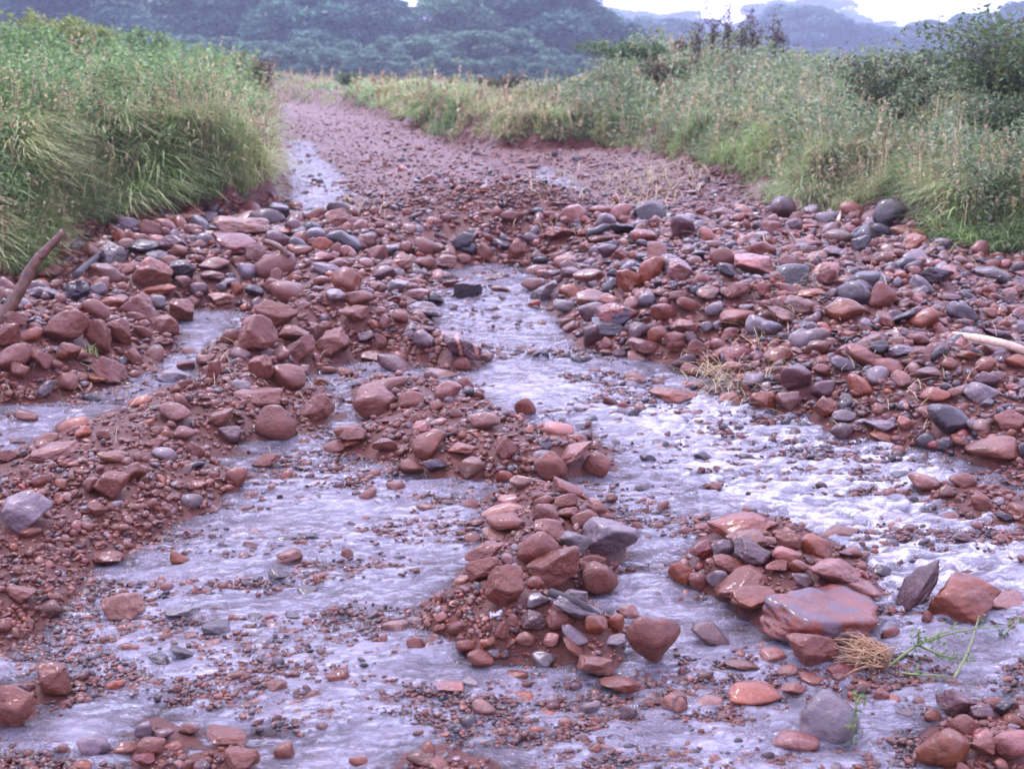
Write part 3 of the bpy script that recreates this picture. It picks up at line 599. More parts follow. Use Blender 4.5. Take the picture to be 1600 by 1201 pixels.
ORD = ['first', 'second', 'third', 'fourth', 'fifth', 'sixth', 'seventh', 'eighth', 'ninth', 'tenth', 'eleventh', 'twelfth']
lands = [s for s in single if s['land']]
cand = {}
for s in single:
    if s['land']: s['label'] = s['land'][1]; continue
    n = min(lands, key=lambda q: (q['u'] - s['u']) ** 2 + ((q['v'] - s['v']) * 1.4) ** 2)
    du, dv = s['u'] - n['u'], (s['v'] - n['v']) * 1.3
    ang = math.degrees(math.atan2(-dv, du)) % 360
    d = ['right of', 'behind and right of', 'behind', 'behind and left of', 'left of', 'in front and left of', 'in front of', 'in front and right of'][int((ang + 22.5) // 45) % 8]
    size = 'large' if s['w'] > 62 else ('small' if s['w'] < 33 else 'medium')
    s['base'] = f"{size} {SW[s['k']]} {CW[s['c']]} stone"; s['dirl'] = f"{d} the {n['land'][0]}"; s['dist'] = math.hypot(du, dv)
    cand.setdefault((s['base'], s['dirl']), []).append(s)
for (b_, d_), ls in cand.items():
    ls.sort(key=lambda q: q['dist'])
    for j, s in enumerate(ls):
        s['label'] = f"{b_} {d_}" if len(ls) == 1 else f"{b_} {d_}, {ORD[j]} out"
for s in single:
    if len(s['label'].split()) > 16: print('LONG', s['label'])
def zone(u, v):
    if v < 480 and u < 690: return 'stones heaped below the left grass bank'
    if u > 830 and v < 720: return 'stones heaped on the right bank'
    if u < 560 and v < 900: return 'stones on the left gravel bank'
    if 540 <= u < 1000 and v < 760: return 'stones on the central gravel bar'
    if u < 1045 and v < 1060 and u > 690: return 'stones of the central pile'
    if 1040 < u < 1400 and v < 1010: return 'stones of the right-hand pile'
    return 'stones scattered in the shallow stream'
for s in single:
    V, F, col, mud = stone_geometry(s)
    mat = M_STONE
    nm = s['land'][0] if s['land'] else ''
    if nm == 'long red slab': mat = M_STONE_PATCH; mud = .25
    elif nm == 'striped purple block': mat = M_STONE_STRIPE; mud = .2
    elif nm == 'pitted red boulder': mat = M_STONE_PIT; mud = .1
    o = npmesh("boulder" if s['w'] > 62 else "stone", V, F, mat, attrs={'tint': np.tile(col, (len(V), 1)), 'mud': np.full(len(V), mud)}, loc=s['pos'])
    tag(o, s['label'], 'stone', zone(s['u'], s['v']))

# ---- the uncountable rest: cobbles, gravel and clay crumbs
def scatter_rocks(name, S, sub, nproto, label, cat, seed):
    """S: dict of arrays x y z a b c rz ro kind(0 r,1 a,2 s) col mud"""
    r = np.random.default_rng(seed); Vs, Fs, Cs, Ms = [], [], [], []; base = 0
    protos = [[rock_unit(r, sub, k) for _ in range(nproto)] for k in ('r', 'a', 's')]
    pi = r.integers(0, nproto, len(S['x']))
    for k in range(3):
        for j in range(nproto):
            m = np.where((S['kind'] == k) & (pi == j))[0]
            if not len(m): continue
            V, F = protos[k][j]; n = len(m); nv = len(V)
            P = V[None] * np.stack([S['a'][m], S['b'][m], S['c'][m]], 1)[:, None, :]
            ro = S['ro'][m][:, None]; cr, sr = np.cos(ro), np.sin(ro)
            X = P[..., 0] * cr + P[..., 2] * sr; Z = -P[..., 0] * sr + P[..., 2] * cr; Y = P[..., 1]
            rz = S['rz'][m][:, None]; cz, sz = np.cos(rz), np.sin(rz)
            X, Y = X * cz - Y * sz, X * sz + Y * cz
            W = np.stack([X + S['x'][m][:, None], Y + S['y'][m][:, None], Z + S['z'][m][:, None]], -1)
            Vs.append(W.reshape(-1, 3)); Fs.append((F[None] + (np.arange(n) * nv)[:, None, None] + base).reshape(-1, 3)); base += n * nv
            Cs.append(np.repeat(S['col'][m], nv, 0)); Ms.append(np.repeat(S['mud'][m], nv))
    o = npmesh(name, np.vstack(Vs), np.vstack(Fs), M_STONE, attrs={'tint': np.vstack(Cs), 'mud': np.concatenate(Ms)})
    return tag(o, label, cat, kind='stuff')
def clear_of_named(x, y, z, rad, f=.92):
    """False where a loose stone would cut into or sit right in front of a named one"""
    ok = np.ones(len(x), bool)
    for q in stones:
        X, Y, Z = q['pos']; a, b, c = q['dim']
        near = ((x - X) / (a * f + rad * .5)) ** 2 + ((y - Y) / (b * f + rad * .5)) ** 2 < 1
        t = (Y - y) / np.maximum(Y, .1)                         # in front of it, tall enough to hide its face
        fr = (t > 0) & (y > Y - b - 2.2 * a) & (np.abs(x * Y / y - X) < a * .8) & (rad > c * .8)
        ok &= ~(near | fr)
    return ok
PAL = np.array([C[k] for k in ('br', 'or', 'gr', 'dk', 'pk', 'pu', 'ru', 'tn')])
def colours(r, u, v, n):
    """redder and muddier at lower left, greyer and more purple on the right bank and road"""
    right = sstep(650, 900, u) * sstep(760, 690, v) + sstep(420, 330, v) * .8
    right = np.clip(right, 0, 1)[:, None]
    pl = np.array([.40, .16, .08, .03, .11, .07, .02, .13]); pr = np.array([.20, .17, .15, .11, .09, .14, .02, .12])
    p = pl * (1 - right) + pr * right; cdf = np.cumsum(p / p.sum(1, keepdims=True), 1)
    k = (r.random(n)[:, None] > cdf).sum(1).clip(0, 7)
    mud = np.array([.75, .35, .2, .1, .4, .3, .3, .45])[k] + r.normal(size=n) * .12 + .12 * (1 - right[:, 0])
    return PAL[k] * r.uniform(.5, 1.35, n)[:, None], mud
def make_scatter(n, smed, ssig, smin, smax, water_keep, seed, road_extra=False, umin=-350, umax=1950, vmin=165, vmax=1260, clump=1.0, keepfn=None, bankmax=0.0, wetonly=False, zr=(-.75, .35)):
    r = np.random.default_rng(seed)
    u = r.uniform(umin, umax, n); v = r.uniform(vmin, vmax, n)
    x, y, z = hit(u, v)
    ok = (y < 60) & (BDf(x, y) < bankmax)
    wd = waterd(x, y); wd = np.where(y > 25, -1, wd)
    isw = (H(x, y) < .012) & (wd > -.1)
    if wetonly: ok &= isw
    up = (y > 11.5) & isw; ok &= ~(up & (r.random(n) < .45))
    ok &= (~isw) | (r.random(n) < water_keep * sstep(.38, .62, fbm2(x * 2.4, y * 4.2, 77, 3)) * 1.7)
    if clump < 1:
        ok &= (fbm2(x * 1.6, y * 1.6, 71, 3) > r.uniform(.5 - clump * .5, .75, n)) | (r.random(n) < clump)
    if keepfn is not None: ok &= keepfn(u, v, r)
    u, v, x, y, z, isw = [q[ok] for q in (u, v, x, y, z, isw)]; n = len(u)
    px = np.clip(np.exp(r.normal(size=n) * ssig) * smed, smin, smax)
    # bigger cobbles on the right bank and under the left bank, finer on the road
    zsc = np.where((v > 330) & (v < 700) & (u > 830), 1.25, 1.0) * np.where((v > 340) & (v < 480) & (u < 700), 1.35, 1.0) * np.where(v < 330, .62, 1.0) * np.where(isw, .8, 1)
    zsc = np.where(v < 330, np.maximum(.25, (v - 100) / 330) * np.where(isw, 1.7, 1), zsc)
    D = np.sqrt(x * x + y * y + 1.6 ** 2); a = px * zsc / 2 * D / FPX
    kind = r.choice(3, n, p=[.30, .46, .24])
    b = a * r.uniform(.6, 1.0, n); c = a * np.where(kind == 0, r.uniform(.5, .85, n), np.where(kind == 1, r.uniform(.4, .8, n), r.uniform(.22, .38, n)))
    col, mud = colours(r, u, v, n); col = col * np.array([.62, .51, .46])
    mud = np.where(isw, mud - .25, mud); col = np.where(isw[:, None], col * r.uniform(.35, 1.0, n)[:, None], col)
    ck = clear_of_named(x, y, z, a)
    zz = z + c * r.uniform(.1, .75, n)
    zz = np.where(isw, r.uniform(zr[0], zr[1], n) * c + .004, zz)
    out = dict(x=x, y=y, z=zz, a=a, b=b, c=c, rz=r.uniform(0, 6.3, n), ro=r.normal(size=n) * .3, kind=kind, col=col, mud=mud)
    return {k_: q[ck] for k_, q in out.items()}
def BDf(x, y): return bil(BDG, x, y, CX0, CY0, CS)
# leftover traced stones + cobbles
A = make_scatter(27000, 14.5, .48, 7, 48, .10, 21, clump=.75, keepfn=lambda u, v, r: r.random(len(u)) < np.where(((u - 655) / 85) ** 2 + ((v - 355) / 32) ** 2 < 1, .12, 1) * np.where(((u - 845) / 85) ** 2 + ((v - 378) / 26) ** 2 < 1, .15, 1) * np.where(v < 270, .4, 1) * np.where((u < 560) & (v > 600), .35, 1.0) * np.where(v < 330, .7, 1) * np.where((u>540)&(v>600),.55,1))
scatter_rocks("cobbles", A, 3, 12, 'loose cobbles of many colours lying over the wet road and its heaps', 'cobbles', 5)
B = make_scatter(60000, 8, .45, 4, 18, .55, 22, clump=.8, bankmax=.30)
B2 = make_scatter(17000, 6, .45, 3, 16, .1, 23, clump=.7, vmin=142, vmax=330, umin=350, umax=1500)
scatter_rocks("gravel", B2, 2, 8, 'small stones strewn over the far stretch of the rutted road', 'gravel', 7)
B3 = make_scatter(66000, 10, .5, 5, 34, .62, 24, vmin=215, wetonly=True, zr=(-.85, .12))
scatter_rocks("gravel", B3, 2, 12, 'wet pebbles breaking the surface of the shallow stream', 'gravel', 8)
scatter_rocks("gravel", B, 2, 14, 'fine gravel and red clay crumbs between the cobbles', 'gravel', 6)
for s in rest:
    s['geo'] = stone_geometry(s, 4)
Vs, Fs, Cs, Ms = [], [], [], []; b0 = 0
for s in rest:
    V, F, col, mud = s['geo']; Vs.append(V + np.array(s['pos'])); Fs.append(F + b0); b0 += len(V); Cs.append(np.tile(col, (len(V), 1))); Ms.append(np.full(len(V), mud))
if Vs:
    o = npmesh("pebbles", np.vstack(Vs), np.vstack(Fs), M_STONE, attrs={'tint': np.vstack(Cs), 'mud': np.concatenate(Ms)})
    tag(o, 'smaller loose pebbles lying among the larger named stones', 'pebbles', kind='stuff')

# ------------------------------------------------------------------ vegetation builders
def blades_np(P, hgt, lean, azim, width, col, tipcol, seg=3, droop=1.0):
    """curved tapering blades; P (n,3)"""
    n = len(P); t = np.linspace(0, 1, seg + 1)
    dirx, diry = np.cos(azim), np.sin(azim)
    px, py = -diry, dirx
    V = np.zeros((n, 2 * seg + 1, 3)); Cc = np.zeros((n, 2 * seg + 1, 3))
    for j, tj in enumerate(t):
        hor = hgt * lean * (tj ** 1.7) ; zz = hgt * (tj - droop * lean * .55 * tj ** 2.6)
        cx = P[:, 0] + dirx * hor; cy = P[:, 1] + diry * hor; cz = P[:, 2] + zz
        cj = col * (1 - tj) + tipcol * tj
        if j < seg:
            wj = width * (1 - .55 * tj) / 2
            V[:, 2 * j] = np.stack([cx - px * wj, cy - py * wj, cz], 1); V[:, 2 * j + 1] = np.stack([cx + px * wj, cy + py * wj, cz], 1)
            Cc[:, 2 * j] = cj; Cc[:, 2 * j + 1] = cj
        else:
            V[:, 2 * seg] = np.stack([cx, cy, cz], 1); Cc[:, 2 * seg] = cj
    nv = 2 * seg + 1; off = (np.arange(n) * nv)[:, None, None]
    Q = np.array([[2 * j, 2 * j + 1, 2 * j + 3, 2 * j + 2] for j in range(seg - 1)]).reshape(-1, 4)
    T = np.array([[2 * seg - 2, 2 * seg - 1, 2 * seg]])
    FQ = (Q[None] + off).reshape(-1, 4) if len(Q) else np.zeros((0, 4), int); FT = (T[None] + off).reshape(-1, 3)
    return V.reshape(-1, 3), FQ, FT, Cc.reshape(-1, 3)
def leaves_np(P, size, col, r, up=.6):
    """folded diamond leaves"""
    n = len(P); N = r.normal(size=(n, 3)); N[:, 2] = np.abs(N[:, 2]) + up; N /= np.linalg.norm(N, axis=1)[:, None]
    A_ = r.normal(size=(n, 3)); A_ -= (A_ * N).sum(1)[:, None] * N; A_ /= np.linalg.norm(A_, axis=1)[:, None]; B_ = np.cross(N, A_)
    s = size[:, None]
    V = np.stack([P - A_ * s, P - A_ * s * .1 + B_ * s * .48 + N * s * .14, P + A_ * s - N * s * .18, P - A_ * s * .1 - B_ * s * .48 + N * s * .14], 1)
    off = (np.arange(n) * 4)[:, None]
    F = np.concatenate([np.array([[0, 1, 2]]) + off, np.array([[0, 2, 3]]) + off])
    return V.reshape(-1, 3), F, np.repeat(col, 4, 0)
class Acc:
    def __init__(s): s.V = []; s.Q = []; s.T = []; s.C = []; s.n = 0
    def add(s, V, Q, T, Cc):
        s.V.append(V); s.C.append(Cc)
        if Q is not None and len(Q): s.Q.append(np.asarray(Q) + s.n)
        if T is not None and len(T): s.T.append(np.asarray(T) + s.n)
        s.n += len(V)
    def build(s, name, mat, parent=None, smooth=False):
        F = []
        if s.Q: F.append(np.vstack(s.Q))
        if s.T: F.append(np.vstack(s.T))
        return npmesh(name, np.vstack(s.V), F, mat, parent, attrs={'tint': np.vstack(s.C)}, smooth=smooth)
def tube_np(pts, radii, sides=7, wob=0, seed=0):
    pts = [Vector(p) for p in pts]; n = len(pts); V = []; rr = np.random.default_rng(seed)
    for i, p in enumerate(pts):
        d = (pts[min(i + 1, n - 1)] - pts[max(i - 1, 0)]).normalized()
        a = d.orthogonal().normalized() if i == 0 else (a - d * a.dot(d)).normalized()
        b = d.cross(a)
        for k in range(sides):
            t = 2 * math.pi * k / sides; q = radii[i] * (1 + wob * rr.uniform(-1, 1))
            V.append(p + a * math.cos(t) * q + b * math.sin(t) * q)
    Q = [[i * sides + k, i * sides + (k + 1) % sides, (i + 1) * sides + (k + 1) % sides, (i + 1) * sides + k] for i in range(n - 1) for k in range(sides)]
    V.append(pts[0]); V.append(pts[-1]); T = [[len(V) - 2, (k + 1) % sides, k] for k in range(sides)] + [[len(V) - 1, (n - 1) * sides + k, (n - 1) * sides + (k + 1) % sides] for k in range(sides)]
    return np.array([v[:] for v in V]), Q, T
def catmull(pts, m=6):
    P = [Vector(p) for p in pts]; P = [P[0] * 2 - P[1]] + P + [P[-1] * 2 - P[-2]]; out = []
    for i in range(1, len(P) - 2):
        for k in range(m):
            t = k / m; a, b, c, d = P[i - 1:i + 3]
            out.append(.5 * ((2 * b) + (c - a) * t + (2 * a - 5 * b + 4 * c - d) * t * t + (3 * b - a - 3 * c + d) * t ** 3))
    out.append(P[-2]); return out

GREEN = np.array([(.19, .29, .09), (.25, .35, .12), (.13, .21, .07), (.34, .39, .16), (.21, .31, .14)])
STRAW = np.array([(.46, .37, .20), (.54, .43, .26), (.36, .25, .15), (.34, .34, .14)])

# ---- grass on both banks
def veg_points(n, poly_fn, u0, u1, v0, v1, seed, power=1.0):
    r = np.random.default_rng(seed)
    u = r.uniform(u0, u1, n); v = v0 + (v1 - v0) * r.random(n) ** power
    x, y, z = hit(u, v); ok = poly_fn(x, y) & (y < 92)
    return x[ok], y[ok], z[ok], u[ok], v[ok], r
def scar(x, y):
    t = 0
    for u, v, rx, ry in ((300, 318, .55, 1.5), (110, 350, .42, 1.2), (20, 385, .3, .9), (215, 335, .25, .9)):
        a, b = gp(u, v); t = t + np.exp(-((x - a) / rx) ** 2 - ((y - b - .2) / ry) ** 2)
    return t
def grass(name, label, fn, sdf, boxes, seed, lushness, hbase, straw):
    acc = Acc()
    for (n, u0, u1, v0, v1) in boxes:
        x, y, z, u, v, r = veg_points(n, fn, u0, u1, v0, v1, seed); seed += 1
        # spread in depth so that hidden slopes are covered as well
        y2 = y + r.normal(size=len(y)) * .04 * y; x2 = x + r.normal(size=len(y)) * .02 * y
        
        d2 = sdf(x2, y2); e_ = np.where((d2 < .7) & (y2 < 32))[0]; e_ = np.concatenate([e_, e_]); x2 = np.concatenate([x2, x2[e_] + r.normal(size=len(e_)) * .15]); y2 = np.concatenate([y2, y2[e_] + r.normal(size=len(e_)) * .15]); u = np.concatenate([u, u[e_]]); v = np.concatenate([v, v[e_]]); x = np.concatenate([x, x[e_]]); y = x
        z2 = H(x2, y2); ok = (sdf(x2, y2) > .03) & (fbm2(x2 * 1.3, y2 * 1.3, 88, 3) + .9 * sdf(x2, y2) > .42) & (scar(x2, y2) < .22); x, y, z, u, v = x2[ok], y2[ok], z2[ok], u[ok], v[ok]; n_ = len(x)
        d = sdf(x, y)
        patch = fbm2(x * .55, y * .4, seed, 3); patch2 = fbm2(x * 1.7, y * 1.2, seed + 3, 3)
        edge = np.exp(-d / .45)
        cs = .16 + .008 * y; ci = np.floor(x / cs + fbm2(x * 3, y * 3, 4, 2) * 2); cj = np.floor(y / cs * .8 + fbm2(x * 3, y * 3, 14, 2) * 2)
        t1, t2, t3 = hash2(ci, cj, 61), hash2(ci, cj, 62), hash2(ci, cj, 63)          # one tuft, one lean, one tone
        hg = hbase * (.25 + 1.3 * patch2) * (.55 + .9 * t2) * r.uniform(.5, 1.2, n_) * (1 + .2 * edge)
        st = (r.random(n_) < np.clip(straw + (patch - .5) * 1.5 + (t3 - .5) * .7 + .10 * edge, .03, .92))
        g_ = GREEN[(t1 * 4.99).astype(int)] * (r.uniform(.8, 1.35, n_) * (.75 + .6 * t2))[:, None]; s_ = STRAW[r.integers(0, len(STRAW), n_)] * r.uniform(.7, 1.2, n_)[:, None]
        col = np.where(st[:, None], s_ * .8 + g_ * .2, g_ * .95); tip = np.where(st[:, None], s_ * 1.15, g_ * 1.1 + s_ * .15)
        # hang outward over the edge
        e = .05; gxn = sdf(x + e, y) - sdf(x - e, y); gyn = sdf(x, y + e) - sdf(x, y - e)
        az_out = np.arctan2(-gyn, -gxn); az = np.where(r.random(n_) < edge * .4, az_out + r.normal(size=n_) * 1.0, t1 * 6.283 + r.normal(size=n_) * 1.3)
        lean = r.uniform(.15, .7, n_) + .6 * t3 * t2 + edge * r.uniform(.0, .9, n_)
        hg = hg * np.clip(1 - 0 * y, .5, 1)
        V, Q, T, Cc = blades_np(np.stack([x, y, z - .01], 1), hg, lean, az, r.uniform(.004, .013, n_) * np.clip(y / 13, .8, 4.5), col, tip, 4, 1.1)
        acc.add(V, Q, T, Cc)
        # seed-headed stalks
        m = r.random(n_) < .016; k = m.sum(); 
        Pm = np.stack([x, y, z], 1)[m]
        sa = r.uniform(0, 6.283, k)
        for q_ in range(5):
            ht_ = (hg[m] * 1.3 + .12) * r.uniform(.6, 1.0, k); Ph = Pm + np.stack([np.cos(az[m]) * ht_ * .25, np.sin(az[m]) * ht_ * .25, ht_], 1)
            V, T, Cc = leaves_np(Ph, r.uniform(.012, .03, k) * np.clip(y[m] / 13, .8, 3), s_[m] * r.uniform(.7, 1.2, k)[:, None], r, 0); acc.add(V, None, T, Cc)
        V, Q, T, Cc = blades_np(Pm, hg[m] * 1.55 + .12, r.uniform(.15, .5, k), az[m], r.uniform(.005, .009, k) * np.clip(y[m] / 13, .8, 3.5), s_[m] * .9, s_[m] * 1.3, 4, 1.0)
        acc.add(V, Q, T, Cc)
    return tag(acc.build(name, M_GRASS), label, 'grass', kind='stuff')
grass("grass", 'tall wet green grass drooping over the left bank', lambda x, y: sdL(x, y) > -.1, sdL,
      [(40000, -250, 475, 150, 420), (46000, -250, 470, 60, 260), (12000, -250, 480, 62, 110)], 101, 1, .27, .14)
grass("grass", 'grass and straw-coloured weeds covering the right bank and mound', lambda x, y: sdR(x, y) > -.1, sdR,
      [(50000, 860, 1900, 78, 430), (26000, 820, 1900, 74, 240), (40000, 380, 920, 85, 225), (14000, 380, 1000, 66, 140)], 151, 1, .21, .34)
# far field behind the banks
def field_grass():
    r = np.random.default_rng(177); n = 42000
    y = 40 * (3.6 ** r.random(n)); x = r.uniform(-.5, .5, n) * y; z = H(x, y)
    ok = (bankd(x, y) > .4) | (y > 92); x, y, z = x[ok], y[ok], z[ok]; n = len(x)
    p = fbm2(x * .12, y * .08, 181, 3)
    s_ = STRAW[r.integers(0, 4, n)] * np.array([.85, .68, .75]); g_ = GREEN[r.integers(0, 5, n)]; f = (r.random(n) < p * 1.3)[:, None]
    col = np.where(f, s_, g_)
    V, Q, T, Cc = blades_np(np.stack([x, y, z], 1), r.uniform(.12, .38, n) * np.clip(y / 60, 1, 2), r.uniform(.1, .5, n), r.uniform(0, 6.3, n), .02 * y / 35, col * .9, col * 1.15, 2)
    a = Acc(); a.add(V, Q, T, Cc); tag(a.build("grass", M_GRASS), 'rough brownish pasture stretching to the forest behind both banks', 'grass', kind='stuff')
field_grass()
# leafy creeping cover
def ground_cover(name, label, fn, boxes, seed, lift, size, hues):
    acc = Acc()
    for (n, u0, u1, v0, v1) in boxes:
        x, y, z, u, v, r = veg_points(n, fn, u0, u1, v0, v1, seed); seed += 1
        x = x + r.normal(size=len(x)) * .02 * y; y = y + r.normal(size=len(x)) * .03 * y; z = H(x, y)
        p = fbm2(x * 1.1, y * .8, seed + 9, 3); ok = (r.random(len(x)) < sstep(.36, .56, p) + .2) & (bankd(x, y) > .12) & (scar(x, y) < .25); x, y, z, p = x[ok], y[ok], z[ok], p[ok]; n_ = len(x)
        lump = np.maximum(0, crest(fbm2(x * 1.9, y * 1.5, seed + 30, 2)) - .35)
        zz = z + (.08 + lift * lump) * r.random(n_) ** .35
        cc = hues[r.integers(0, len(hues), n_)] * (r.uniform(.7, 1.3, n_) * (.8 + .4 * fbm2(x * .8, y * .8, 6, 2)))[:, None]
        V, T, Cc = leaves_np(np.stack([x, y, zz], 1), size * r.uniform(.6, 1.4, n_) * np.clip(y / 14, .8, 3), cc, r)
        acc.add(V, None, T, Cc)
    return tag(acc.build(name, M_LEAF), label, 'weeds', kind='stuff')
HL = np.array([(.19, .31, .10), (.16, .26, .09), (.26, .36, .12), (.11, .19, .07)]); HR = np.array([(.18, .25, .11), (.24, .29, .13), (.12, .19, .09), (.27, .29, .17)])
ground_cover("weeds", 'bright leafy weeds growing through the grass of the left bank', lambda x, y: sdL(x, y) > .25, [(110000, -250, 470, 50, 350)], 201, .80, .028, HL)
ground_cover("weeds", 'pale leafy creepers and weeds spread over the right mound', lambda x, y: sdR(x, y) > .25, [(100000, 880, 1900, 78, 410)], 231, .60, .026, HR)

# ---- shrubs and single weeds: each one a thing with foliage and stems
def shrub(name, u, v, Y, wpx, hpx, label, group, hues, nleaf=2600, leaf=.028, stems=7, seed=0, density=1.0):
    r = np.random.default_rng(seed + 500); p0 = ptY(u, v, Y); x, y = p0.x, Y; z = float(H(np.array([x]), np.array([y]))[0])
    D = Y; wd = wpx * D / FPX; top = ptY(u, v - hpx, Y).z; ht = max(top - z, hpx * .62 * D / FPX)
    e = empty(name, (x, y, z)); st = Acc(); fo = Acc(); tips = []
    for k in range(stems):
        az = r.uniform(0, 6.28); q = r.uniform(.15, .5) * wd; hh = ht * r.uniform(.6, 1.0)
        b = Vector((r.normal() * .05, r.normal() * .05, -.05)); m_ = Vector((math.cos(az) * q * .35, math.sin(az) * q * .35, hh * .5)); t_ = Vector((math.cos(az) * q, math.sin(az) * q, hh))
        pts = catmull([b, m_, t_], 4); rad = np.linspace(.010, .003, len(pts)) * max(1, D / 20); V, Q, T = tube_np(pts, rad, 5)
        st.add(V, Q, T, np.tile((.12, .08, .06), (len(V), 1))); tips += [(p, i / len(pts)) for i, p in enumerate(pts)]
        for _ in range(3):
            i = r.integers(len(pts) // 3, len(pts)); p = pts[i]; e2 = p + Vector((r.normal() * .12, r.normal() * .12, r.uniform(.03, .16))) * max(ht, .5); V, Q, T = tube_np([p, (p + e2) / 2 + Vector((0, 0, .01)), e2], [.004 * max(1, D / 14)] * 2 + [.002 * max(1, D / 14)], 4)
            st.add(V, Q, T, np.tile((.12, .08, .06), (len(V), 1))); tips += [(e2, 1), ((p + e2) / 2, .8)] * 2
    if nleaf:
        tp = np.array([t[0][:] for t in tips if t[1] > .2]); k = r.integers(0, len(tp), nleaf)
        P = tp[k] + r.normal(size=(nleaf, 3)) * np.array([wd * .11, wd * .11, ht * .09]) ; P[:, 2] = np.maximum(P[:, 2], .02)
        lobe = vn3(P / max(wd, .3) * 4.5 + seed, 4)
        P = P[lobe > .35]
        cc = hues[r.integers(0, len(hues), len(P))] * r.uniform(.6, 1.35, len(P))[:, None]
        V, T, Cc = leaves_np(P, leaf * r.uniform(.6, 1.4, len(P)) * max(1, D / 14), cc, r, .3)
        fo.add(V, None, T, Cc)
        npmesh("foliage", np.vstack(fo.V), np.vstack(fo.T), M_LEAF, e, attrs={'tint': np.vstack(fo.C)}, smooth=False)
    npmesh("stem", np.vstack(st.V), [np.vstack(st.Q), np.vstack(st.T)], M_BARK, e)
    return tag(e, label, 'shrub' if 'shrub' in name else 'weed', group)
DG = np.array([(.05, .08, .03), (.08, .11, .04), (.11, .13, .05), (.04, .06, .03)]); YG = np.array([(.22, .27, .06), (.17, .23, .06), (.27, .30, .09)]); BR = np.array([(.17, .09, .06), (.22, .13, .08), (.10, .06, .04), (.14, .12, .05)])
MG = np.array([(.10, .16, .06), (.14, .20, .07), (.07, .12, .05)])
for q in [
 ("shrub", 1560, 330, 12.2, 260, 250, 'tall loose leafy shrub at the right edge, reaching highest beside the reeds', None, np.vstack([MG, MG, YG * .6, DG]), 6000, .025, 22, 1),
 ("shrub", 1405, 300, 13.2, 190, 150, 'dark tangled shrub left of the tall reed clump on the right bank', None, np.vstack([MG, DG, DG, BR[:1]]), 6500, .022, 20, 2),
 ("shrub", 1592, 350, 11.3, 120, 170, 'dark leafy shrub lowest down at the right edge, below the tall loose one', None, np.vstack([DG, MG]), 5200, .02, 14, 21),
 ("shrub", 1480, 190, 19.0, 150, 100, 'mid-green upright shrub behind the reed clump, against the misty forest', None, MG, 5200, .026, 12, 3),
 ("shrub", 1575, 170, 19.0, 130, 130, 'sparse leafy tall shrub at the upper right edge against the sky', None, MG, 3600, .03, 12, 4),
 ("shrub", 985, 150, 24.0, 150, 62, 'round green bush on the left shoulder of the right mound', None, MG, 4200, .022, 12, 5),
 ("shrub", 404, 128, 22.0, 60, 42, 'small red-brown dead bush at the end of the left bank by the road bend', None, BR, 1500, .018, 9, 6),
 ("shrub", 50, 80, 24.0, 130, 48, 'low yellow-green bush at the far left on top of the left bank', None, YG, 3600, .028, 12, 7),
 ("shrub", 120, 84, 26.0, 90, 46, 'smaller yellow-green bush just right of the far left one', None, YG, 2400, .028, 10, 8),
 ("shrub", 232, 96, 24.0, 70, 40, 'pale green leafy bush halfway along the top of the left bank', None, HL, 2000, .026, 10, 9),
 ("shrub", 1045, 165, 22.0, 90, 60, 'brownish green bush in the middle of the right mound', None, np.vstack([MG, BR[:2]]), 2600, .022, 9, 10),
 ("shrub", 545, 146, 37.0, 50, 20, 'dull green low bush on the far bank above the road bend', None, MG, 1500, .018, 8, 11),
 ("shrub", 610, 158, 34.5, 50, 16, 'low green bush on the far bank, right of the one at the bend', None, MG, 1500, .018, 8, 12),
 ("shrub", 780, 192, 27.0, 80, 30, 'brown-green low bush on the road edge before the right mound', None, np.vstack([DG, BR[:2]]), 2200, .018, 8, 13),
 ("shrub", 860, 195, 25.5, 90, 34, 'straw-tinted bush where the far bank meets the right mound', None, np.vstack([YG * .8, BR[1:2]]), 2200, .018, 8, 14),
 ("shrub", 330, 292, 13.6, 110, 90, 'leafy clump leaning over the bare red scar of the left bank', None, MG, 2400, .018, 9, 15),
 ("shrub", 60, 300, 11.8, 120, 90, 'bright bamboo-like leafy clump hanging over the bank at the left edge', None, HL, 2600, .018, 9, 16),
]:
    nm, u, v, Y, wp, hp, lab, gr, hues, nl, lf, stn, sd0 = q
    shrub(nm, u, v, Y, wp, hp, lab, gr, hues, nl, lf, stn, sd0)
# dried weeds on the crest of the mound
dw_spots = [(1088, 96, 23.2, 32, 80), (1112, 92, 24.0, 24, 66), (1135, 94, 23.8, 28, 72), (1160, 92, 23.2, 28, 78), (1178, 96, 24, 24, 62), (1205, 98, 23.6, 26, 70), (1226, 102, 23.6, 22, 58), (1060, 98, 24, 24, 38)]
for j, (u, v, Y, wp, hp) in enumerate(sorted(dw_spots)):
    shrub("dried_weed", u, v, Y, wp, hp, f"brown dried weed on the mound crest, {ORD[j]} from the left in its row", 'dried weeds on the mound crest', BR * .7, 420, .014, 5, 60 + j)
shrub("dead_shrub", 1142, 200, 19.5, 50, 105, 'bare reddish thin-stemmed dead shrub standing on the slope of the right mound', None, BR, 160, .012, 5, 80)

